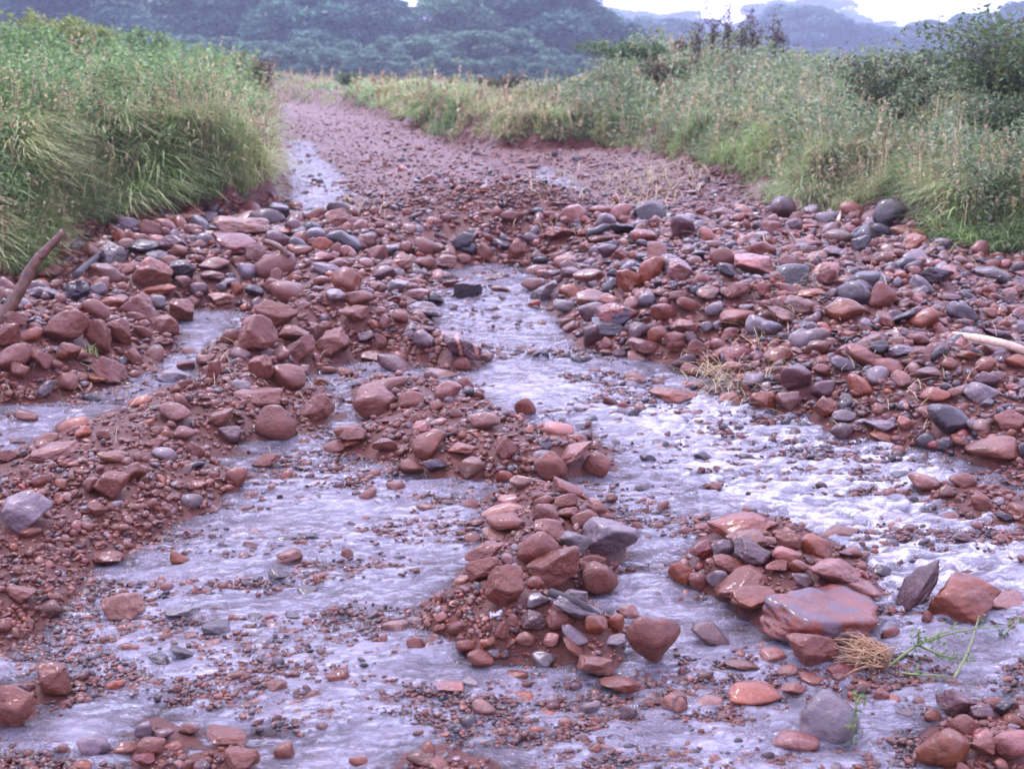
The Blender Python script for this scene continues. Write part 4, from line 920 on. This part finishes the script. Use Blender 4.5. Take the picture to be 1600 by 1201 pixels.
def grass_clump(u, v, Y, n, hpx, label, straw=.4, seed=0, spread=.18, lean=.5, width=.008):
    r = np.random.default_rng(seed + 900); p0 = ptY(u, v, Y); x, y = p0.x, Y; z = float(H(np.array([x]), np.array([y]))[0]); ht = max(.1, ptY(u, v - hpx, Y).z - z)
    P = np.stack([r.normal(size=n) * spread, r.normal(size=n) * spread, np.zeros(n)], 1); st = (r.random(n) < straw)[:, None]
    g_ = GREEN[r.integers(0, 5, n)] * 1.3; s_ = STRAW[r.integers(0, 4, n)] * 1.1
    V, Q, T, Cc = blades_np(P, ht * r.uniform(.5, 1.05, n), r.uniform(.1, lean, n), r.uniform(0, 6.3, n), r.uniform(.6, 1.2, n) * width, np.where(st, s_, g_), np.where(st, s_ * 1.2, g_ * 1.15), 5)
    a = Acc(); a.add(V, Q, T, Cc); o = a.build("grass_tuft", M_GRASS); o.location = (x, y, z); return tag(o, label, 'grass tuft')
grass_clump(1490, 330, 13.2, 170, 190, 'tall yellow-green reed clump standing in front of the dark shrubs on the right', .45, 1, .08, .5, .013)
grass_clump(1395, 235, 16, 60, 110, 'thin straw-coloured stalks rising left of the tall reed clump', .9, 2, .2, .4, .012)
grass_clump(1230, 320, 14.2, 160, 60, 'small tufted grass clump at the stone edge below the mound', .5, 3, .07, .6, .01)
grass_clump(945, 205, 25.5, 90, 30, 'low grass tuft at the head of the stony slope by the road', .5, 4, .3, .6, .02)
grass_clump(146, 604, 6.7, 34, 26, 'little green grass tuft sprouting between the stones above the left stream', .3, 5, .02, .8, .004)
grass_clump(210, 330, 11.6, 110, 120, 'long green blades trailing down over the bare left bank face', .35, 6, .09, 1.0, .010)
grass_clump(110, 360, 10.9, 120, 150, 'arching bright grass blades hanging at the left bank edge above the branch', .25, 7, .2, 1.0, .010)
grass_clump(900, 405, 10.5, 30, 10, 'thin straw wisps caught by stones at the top of the right heap', .95, 8, .25, 1.3, .006)

# ------------------------------------------------------------------ sticks, uprooted weed, glint scrap
def zat(u, v, dz=0.0):
    x, y, z = [float(q[0]) for q in hit(np.array([float(u)]), np.array([float(v)]), dz)]; return Vector((x, y, z))
def stick(name, pts, rad, mat, label, cat, wob=.12, sides=9, stubs=()):
    p0 = Vector(pts[0]); P = catmull([Vector(p) - p0 for p in pts], 8); rr = np.interp(np.linspace(0, 1, len(P)), np.linspace(0, 1, len(rad)), rad)
    V, Q, T = tube_np(P, rr, sides, wob, len(P)); Vs = [V]; Qs = [np.array(Q)]; Ts = [np.array(T)]; n = len(V)
    for t, d, l in stubs:
        i = int(t * (len(P) - 1)); a = P[i]; V, Q, T = tube_np([a, a + Vector(d) * l * .6, a + Vector(d) * l], [rr[i] * .6, rr[i] * .45, rr[i] * .25], 6, .1); Vs.append(V); Qs.append(np.array(Q) + n); Ts.append(np.array(T) + n); n += len(V)
    o = npmesh(name, np.vstack(Vs), [np.vstack(Qs), np.vstack(Ts)], mat, loc=p0); return tag(o, label, cat)
b0_ = zat(5, 497); Yb = b0_.y
stick("branch", [b0_ - Vector((.02, .03, .03)), ptY(28, 458, Yb + .03), ptY(55, 410, Yb + .08), ptY(68, 395, Yb + .1), ptY(100, 362, Yb + .15)], [.034, .030, .026, .023, .019], M_WOODW, 'slanting bare brown branch stuck in the stones at the left edge', 'branch', .16, 10, [(.55, (.5, .1, .3), .06), (.2, (-.3, -.1, .6), .05)])
stick("stick", [zat(1490, 521, .05), zat(1530, 529, .07), zat(1570, 537, .07), zat(1606, 551, .04)], [.010, .02, .018, .021], M_WOODP, 'pale debarked stick lying on the gravel at the right edge', 'stick', .1)
stick("stick", [zat(1309, 352, .0), zat(1310, 344, .06), ptY(1312, 336, zat(1309, 352).y)], [.012, .016, .01], M_WOODP, 'short pale yellow stick upright at the foot of the right bank grass', 'stick')
stick("stick", [zat(118, 430, .15), zat(150, 402, .1), zat(160, 395, .08)], [.02, .018, .012], M_WOODD, 'dark rotten stick lying among the stones under the left bank', 'stick')
stick("stick", [zat(415, 378, .12), zat(435, 385, .14), zat(452, 400, .10)], [.022, .02, .014], M_WOODW, 'small curved brown stick on the cobbles right of the long tan slab', 'stick')
stick("stick", [zat(860, 925, .04), zat(900, 940, .05), zat(935, 962, .03)], [.013, .012, .010], M_WOODD, 'thin grey-brown stick wedged under the front of the central stone pile', 'stick')
Ys = 12.6
stick("snag", [ptY(172, 292, Ys), ptY(176, 255, Ys), ptY(186, 228, Ys), ptY(176, 215, Ys - .1), ptY(150, 232, Ys - .15)], [.05, .045, .06, .03, .012], M_WOODD, 'black rotten snag poking from the tall grass of the left bank', 'snag', .3, 9, [(.5, (1, 0, .1), .16), (.55, (.4, 0, .8), .12), (.6, (-.8, 0, .4), .2)])
stick("bare_twig", [ptY(0, 210, 12.4), ptY(70, 205, 12.4), ptY(130, 208, 12.5), ptY(215, 216, 12.6)], [.010, .009, .008, .004], M_WOODD, 'thin dark bare twig arching across the grass at the left edge', 'twig', .1, 6, [(.3, (.3, 0, -1), .12), (.55, (.4, 0, 1), .1), (.8, (.3, 0, -.8), .1)])

def weed():
    base = zat(1382, 1046, .02); e = empty("uprooted_weed", base); r = np.random.default_rng(77)
    rt = Acc()
    c0 = zat(1345, 1022, .05) - base
    for k in range(150):
        tgt = c0 + Vector((r.normal() * .022, r.normal() * .03, r.normal() * .018)); mid = tgt * .5 + Vector((r.normal() * .02, r.normal() * .02, abs(r.normal()) * .02 + .01)); end = tgt * 1.25 + Vector((r.normal() * .02, r.normal() * .02, -abs(r.normal()) * .015))
        V, Q, T = tube_np(catmull([Vector((0, 0, .01)), mid, tgt, end], 3), np.linspace(.0026, .0008, 10), 4); rt.add(V, Q, T, np.zeros((len(V), 3)))
    o = npmesh("root_ball", np.vstack(rt.V), [np.vstack(rt.Q), np.vstack(rt.T)], M_ROOT, e); o['label'] = 'tan fibrous root ball'
    paths = [[(1382,1046,.02),(1430,1010,.06),(1490,988,.07),(1560,977,.06)], [(1382,1046,.02),(1438,1004,.08),(1486,984,.09)], [(1384,1048,.02),(1430,1053,.03),(1478,1055,.03)], [(1436,1008,.06),(1470,1022,.05),(1502,1030,.04)],
             [(1490,1060,.02),(1512,1018,.05),(1530,962,.08)], [(1434,1006,.06),(1436,996,.1),(1434,988,.12)]]
    lv = Acc()
    for i, p in enumerate(paths):
        P = catmull([zat(*q) - base for q in p], 6); V, Q, T = tube_np(P, np.linspace(.0042, .0018, len(P)), 6)
        npmesh("stem", V, [np.array(Q), np.array(T)], M_STEM, e)
        for k in range(26):
            q = P[r.integers(len(P) // 3, len(P))]; pp = np.array([q[:]]) + r.normal(size=(1, 3)) * .012
            V, T, Cc = leaves_np(pp, np.array([r.uniform(.005, .011)]), np.array([HL[r.integers(4)] * .6]), r); lv.add(V, None, T, Cc)
    npmesh("foliage", np.vstack(lv.V), np.vstack(lv.T), M_LEAF, e, attrs={'tint': np.vstack(lv.C)}, smooth=False)
    tag(e, 'uprooted green weed with tan root ball lying across the water by the red slab', 'weed')
weed()
def sprig(pts, label, n=24, seed=0, sz=.010):
    base = zat(*pts[0]); e = empty("weed_sprig", base); r = np.random.default_rng(seed)
    P = catmull([zat(*q) - base for q in pts], 6); V, Q, T = tube_np(P, np.linspace(.0028, .0012, len(P)), 5); npmesh("stem", V, [np.array(Q), np.array(T)], M_STEM, e)
    i = r.integers(1, len(P), n); pp = np.array([P[k][:] for k in i]) + r.normal(size=(n, 3)) * sz
    V, T, Cc = leaves_np(pp, r.uniform(.6, 1.4, n) * sz, HL[r.integers(0, 4, n)] * .6, r); npmesh("foliage", V, T, M_LEAF, e, attrs={'tint': Cc}, smooth=False)
    tag(e, label, 'sprig')
sprig([(1330, 1165, .01), (1334, 1130, .10), (1338, 1100, .16), (1345, 1085, .16)], 'thin green sprig curling up beside the broad smooth grey boulder', 26, 1)
sprig([(1560, 1000, .01), (1575, 985, .04), (1592, 965, .05)], 'faint green sprig trailing in the water at the right edge', 20, 2, .012)
sprig([(140, 1012, .0), (146, 1006, .02), (150, 1003, .03)], 'tiny yellow-green leaf scrap in the thin water at lower left', 6, 3, .008)
def glint_piece():  # crumpled metallic scrap, added to stand for a shiny glint
    p = zat(775, 966, .02); r = np.random.default_rng(5); g_ = 16; X, Y = np.meshgrid(np.linspace(-1, 1, g_), np.linspace(-1, 1, g_))
    Z = (fbm2(X * 2 + 5, Y * 2, 3, 3) - .5) * 1.3; V = .7 * np.stack([X.ravel() * .022 * (1 + .3 * Z.ravel()), Y.ravel() * .015, Z.ravel() * .03 + X.ravel() * .008], 1)
    ix = np.arange(g_ * g_).reshape(g_, g_); F = np.stack([ix[:-1, :-1], ix[:-1, 1:], ix[1:, 1:], ix[1:, :-1]], -1).reshape(-1, 4)
    V2 = V.copy(); V2[:, 2] -= .0015; F2 = F[:, ::-1] + len(V)
    o = npmesh("glint_scrap", np.vstack([V, V2]), np.vstack([F, F2]), M_GLINT, smooth=False, loc=p + Vector((0, 0, .012))); tag(o, 'silvery scrap standing for a glint in the gravel before the central stone pile', 'scrap')
glint_piece()
def straw_bits():
    r = np.random.default_rng(66); a = Acc()
    for (u, v, su, sv, n) in [(1120, 592, 22, 14, 120), (1010, 298, 40, 22, 160), (1045, 272, 30, 14, 80), (880, 285, 40, 14, 50), (1180, 560, 40, 40, 60), (1240, 430, 30, 20, 40), (1420, 600, 80, 50, 60), (560, 330, 30, 10, 20), (440, 560, 60, 60, 30), (1300, 400, 140, 60, 60), (190, 640, 60, 40, 20)]:
        uu = r.normal(size=n) * su + u; vv = r.normal(size=n) * sv + v; x, y, z = hit(uu, vv, .025)
        V, Q, T, Cc = blades_np(np.stack([x, y, z], 1), r.uniform(.05, .16, n) * np.clip(y / 8, .6, 1.6), r.uniform(1.2, 3, n), r.uniform(0, 6.3, n), r.uniform(.003, .006, n) * np.clip(y / 8, .6, 2.5), STRAW[r.integers(0, 4, n)] * 1.1, STRAW[r.integers(0, 4, n)] * 1.3, 3, .6)
        a.add(V, Q, T, Cc)
    tag(a.build("straw", M_GRASS), 'washed-up straw and dry stalks strewn over the stones', 'straw', kind='stuff')
straw_bits()

# ------------------------------------------------------------------ forest
def tree_proto(kind, seed):
    """unit-ish tree about 10 m tall"""
    r = np.random.default_rng(seed); st = Acc(); lv = Acc()
    ht = 10.0; cw = {0: 4.2, 1: 3.6, 2: 5.0, 3: 3.0}[kind]; cb = {0: .22, 1: .18, 2: .3, 3: .1}[kind]
    trunk = catmull([Vector((0, 0, -.6)), Vector((r.normal() * .2, r.normal() * .2, ht * .3)), Vector((r.normal() * .4, r.normal() * .4, ht * .6)), Vector((r.normal() * .5, 0, ht * .86))], 4)
    V, Q, T = tube_np(trunk, np.linspace(.26, .06, len(trunk)), 7); st.add(V, Q, T, np.zeros((len(V), 3)))
    cen = []
    nl = 34
    for k in range(nl):
        f = (k + .5) / nl; zc = ht * (cb + (1 - cb) * f * .93); prof = math.sin(math.pi * min(1, (f * .86 + .14))) ** .6
        az = k * 2.4 + r.normal() * .5; q = cw * prof * r.uniform(.35, .95); c = Vector((math.cos(az) * q, math.sin(az) * q, zc + r.normal() * .4)); rad = r.uniform(.75, 1.7) * (1 if kind != 3 else .8) * (1.15 - .3 * f); cen.append((c, rad))
        if k % 3 == 0:
            tz = trunk[min(len(trunk) - 1, int(len(trunk) * min(f + .05, .95)))]; V, Q, T = tube_np([tz, (tz + c) / 2 + Vector((0, 0, -.2)), c], [.09, .06, .02], 5); st.add(V, Q, T, np.zeros((len(V), 3)))
    base = {0: (.045, .11, .07), 1: (.075, .145, .085), 2: (.028, .075, .055), 3: (.09, .165, .095)}[kind]
    for c, rad in cen:
        n = int(230 * rad ** 1.6); d = r.normal(size=(n, 3)); d /= np.linalg.norm(d, axis=1)[:, None]; d[:, 2] = np.where(d[:, 2] < -.3, -d[:, 2], d[:, 2])
        P = np.array(c[:]) + d * (rad * r.uniform(.55, 1.08, n) ** .7)[:, None] * np.array([1.1, 1.1, .9]) + r.normal(size=(n, 3)) * .12
        cc = np.array(base)[None] * (r.uniform(.5, 1.5, n) * r.uniform(.5, 1.9) * (.65 + .5 * np.clip(d[:, 2], 0, 1) * 0 + .35))[:, None]
        V, T, Cc = leaves_np(P, r.uniform(.15, .38, n), cc, r, .2); lv.add(V, None, T, Cc)
    e = empty("tree", (0, 0, 0))
    npmesh("trunk", np.vstack(st.V), [np.vstack(st.Q), np.vstack(st.T)], M_BARK, e)
    npmesh("crown", np.vstack(lv.V), np.vstack(lv.T), M_LEAF, e, attrs={'tint': np.vstack(lv.C)}, smooth=False)
    return e
protos = [tree_proto(k, 300 + i) for i, k in enumerate((0, 1, 2, 3, 0, 2, 1))]
usedp = set()
def copy_tree(i):
    if i not in usedp: usedp.add(i); return protos[i]
    r_ = protos[i].copy(); COL.objects.link(r_)
    for ch in list(protos[i].children):
        c = ch.copy(); COL.objects.link(c); c.parent = r_
    return r_
trees = []
def put_tree(i, u, vtop, Y, wide, rank, seed):
    p = ptY(u, 60, Y); z = float(H(np.array([p.x]), np.array([Y]))[0]); top = ptY(u, vtop, Y).z; s = (top - z) / 10.0
    o = copy_tree(i); o.location = (p.x, Y, z); o.scale = (s * wide, s * wide, s); o.rotation_euler = (0, 0, seed * 2.1); trees.append((rank, u, o))
rt = np.random.default_rng(404)
RANK = {
 'front rank of the left forest': [(-70,-30,165),(20,-40,170),(105,-35,160),(180,0,168),(250,-30,175),(330,-45,165),(410,-38,172),(480,-10,160),(545,-25,170),(590,20,165),(650,42,172),(712,-30,160),(770,-20,170),(835,-35,165),(890,-5,172),(930,25,168)],
 'back rank of the left forest': [(-20,-70,215),(70,-75,220),(150,-60,210),(215,-70,220),(290,-80,215),(375,-78,225),(450,-65,210),(520,-55,220),(570,-20,215),(668,18,300),(745,-60,215),(805,-65,220),(865,-35,215),(915,14,225)],
 'undergrowth trees before the forest': [(545,70,140),(600,62,145),(655,55,140),(705,50,145),(755,48,140),(815,52,142),(860,80,138),(480,66,142),(415,64,140),(350,58,140),(285,55,142),(230,50,138),(905,90,140),(568,84,128),(628,90,132),(682,86,126),(735,92,130),(790,88,128),(845,98,126),(510,80,130),(445,76,128),(385,72,130),(320,68,132)],
 'misty trees across the valley': [(955,32,260),(1000,30,270),(1050,28,262),(1100,52,280),(1160,46,270),(1225,12,300),(1262,8,290),(1300,30,280),(1345,40,290),(1400,48,280),(1450,30,270),(1500,26,250),(1550,20,235),(1600,8,240),(1660,0,240),(1360,75,220),(1420,72,225),(1490,66,215),(1240,75,230),(1300,72,225)],
 'faintest far trees on the skyline': [(960,18,430),(1010,22,440),(1060,22,430),(1110,32,450),(1160,36,430),(1215,4,440),(1270,0,430),(1320,18,450),(1375,36,430),(1430,34,440),(1480,34,430),(1560,26,450),(610,24,430),(700,20,440)],
}
for rank, ls in RANK.items():
    for j, (u, vt, Y) in enumerate(sorted(ls)):
        Y *= {'misty trees across the valley': 1.25, 'faintest far trees on the skyline': 1.7}.get(rank, 1)
        k = int(rt.integers(0, 7))
        if rank.startswith('undergrowth'): k = int(rt.choice([1, 3, 6]))
        put_tree(k, u, vt, Y, rt.uniform(1.15, 1.5) * (1.35 if rank.startswith('undergrowth') else (1.6 if rank.startswith(('misty', 'faint')) else 1.15)), rank, j + len(trees))
KINDW = {'front rank of the left forest': 'dark broad-crowned tree', 'back rank of the left forest': 'tall dark tree', 'undergrowth trees before the forest': 'low pale-green bushy tree', 'misty trees across the valley': 'blue-grey misty tree', 'faintest far trees on the skyline': 'very pale hazy tree'}
ORDN = ['first', 'second', 'third', 'fourth', 'fifth', 'sixth', 'seventh', 'eighth', 'ninth', 'tenth', 'eleventh', 'twelfth', 'thirteenth', 'fourteenth', 'fifteenth', 'sixteenth', 'seventeenth', 'eighteenth', 'nineteenth', 'twentieth', 'twenty-first', 'twenty-second', 'twenty-third', 'twenty-fourth', 'twenty-fifth']
for rank in RANK:
    for j, (_, u, o) in enumerate(sorted([t for t in trees if t[0] == rank], key=lambda t: t[1])):
        tag(o, f"{KINDW[rank]}, {ORDN[j]} from the left in the {rank}", 'tree', rank)
for i, p in enumerate(protos):
    if i not in usedp:
        for ch in list(p.children): bpy.data.objects.remove(ch)
        bpy.data.objects.remove(p)
# far-off wood that closes the valley behind the trees
def far_wood():
    r = np.random.default_rng(515); lv = Acc()
    n = 60000; y = r.uniform(240, 420, n); x = r.uniform(-.6, .6, n) * y
    u = CX + x / y * FPX
    lim = np.interp(u, [-500, 560, 600, 700, 740, 900, 950, 1200, 1300, 1450, 2000], [-5, 0, 50, 50, 10, 20, 60, 60, 60, 62, 40])
    hmax = 1.6 + (60 - lim) / FPX * y + 3.2; z = H(x, y) + (r.random(n) ** .5) * np.maximum(hmax * (.75 + .3 * fbm2(x * .09, y * .09, 9, 3)), 1)
    cc = np.array([(.05, .08, .04)]) * r.uniform(.5, 1.5, n)[:, None]
    V, T, Cc = leaves_np(np.stack([x, y, z], 1), r.uniform(.5, 1.1, n), cc, r, .3); lv.add(V, None, T, Cc)
    tag(lv.build("forest", M_LEAF), 'blue-green wood reading as one mass behind the tree ranks', 'forest', kind='stuff')
far_wood()

# ------------------------------------------------------------------ haze
def haze():
    k = NT("haze"); pv = k.n("ShaderNodeVolumePrincipled"); pv.inputs['Color'].default_value = (.70, .78, 1.0, 1); pv.inputs['Density'].default_value = .00095; pv.inputs['Anisotropy'].default_value = .2
    k.l(pv.outputs[0], k.out.inputs['Volume'])
    x0, x1, y0, y1, z0, z1 = -900, 900, -50, 1060, -10, 48
    V = [(x, y, z) for z in (z0, z1) for y in (y0, y1) for x in (x0, x1)]
    F = [[0, 2, 3, 1], [4, 5, 7, 6], [0, 1, 5, 4], [2, 6, 7, 3], [0, 4, 6, 2], [1, 3, 7, 5]]
    o = npmesh("haze", V, np.array(F), k.m, smooth=False); tag(o, kind='stuff')
haze()
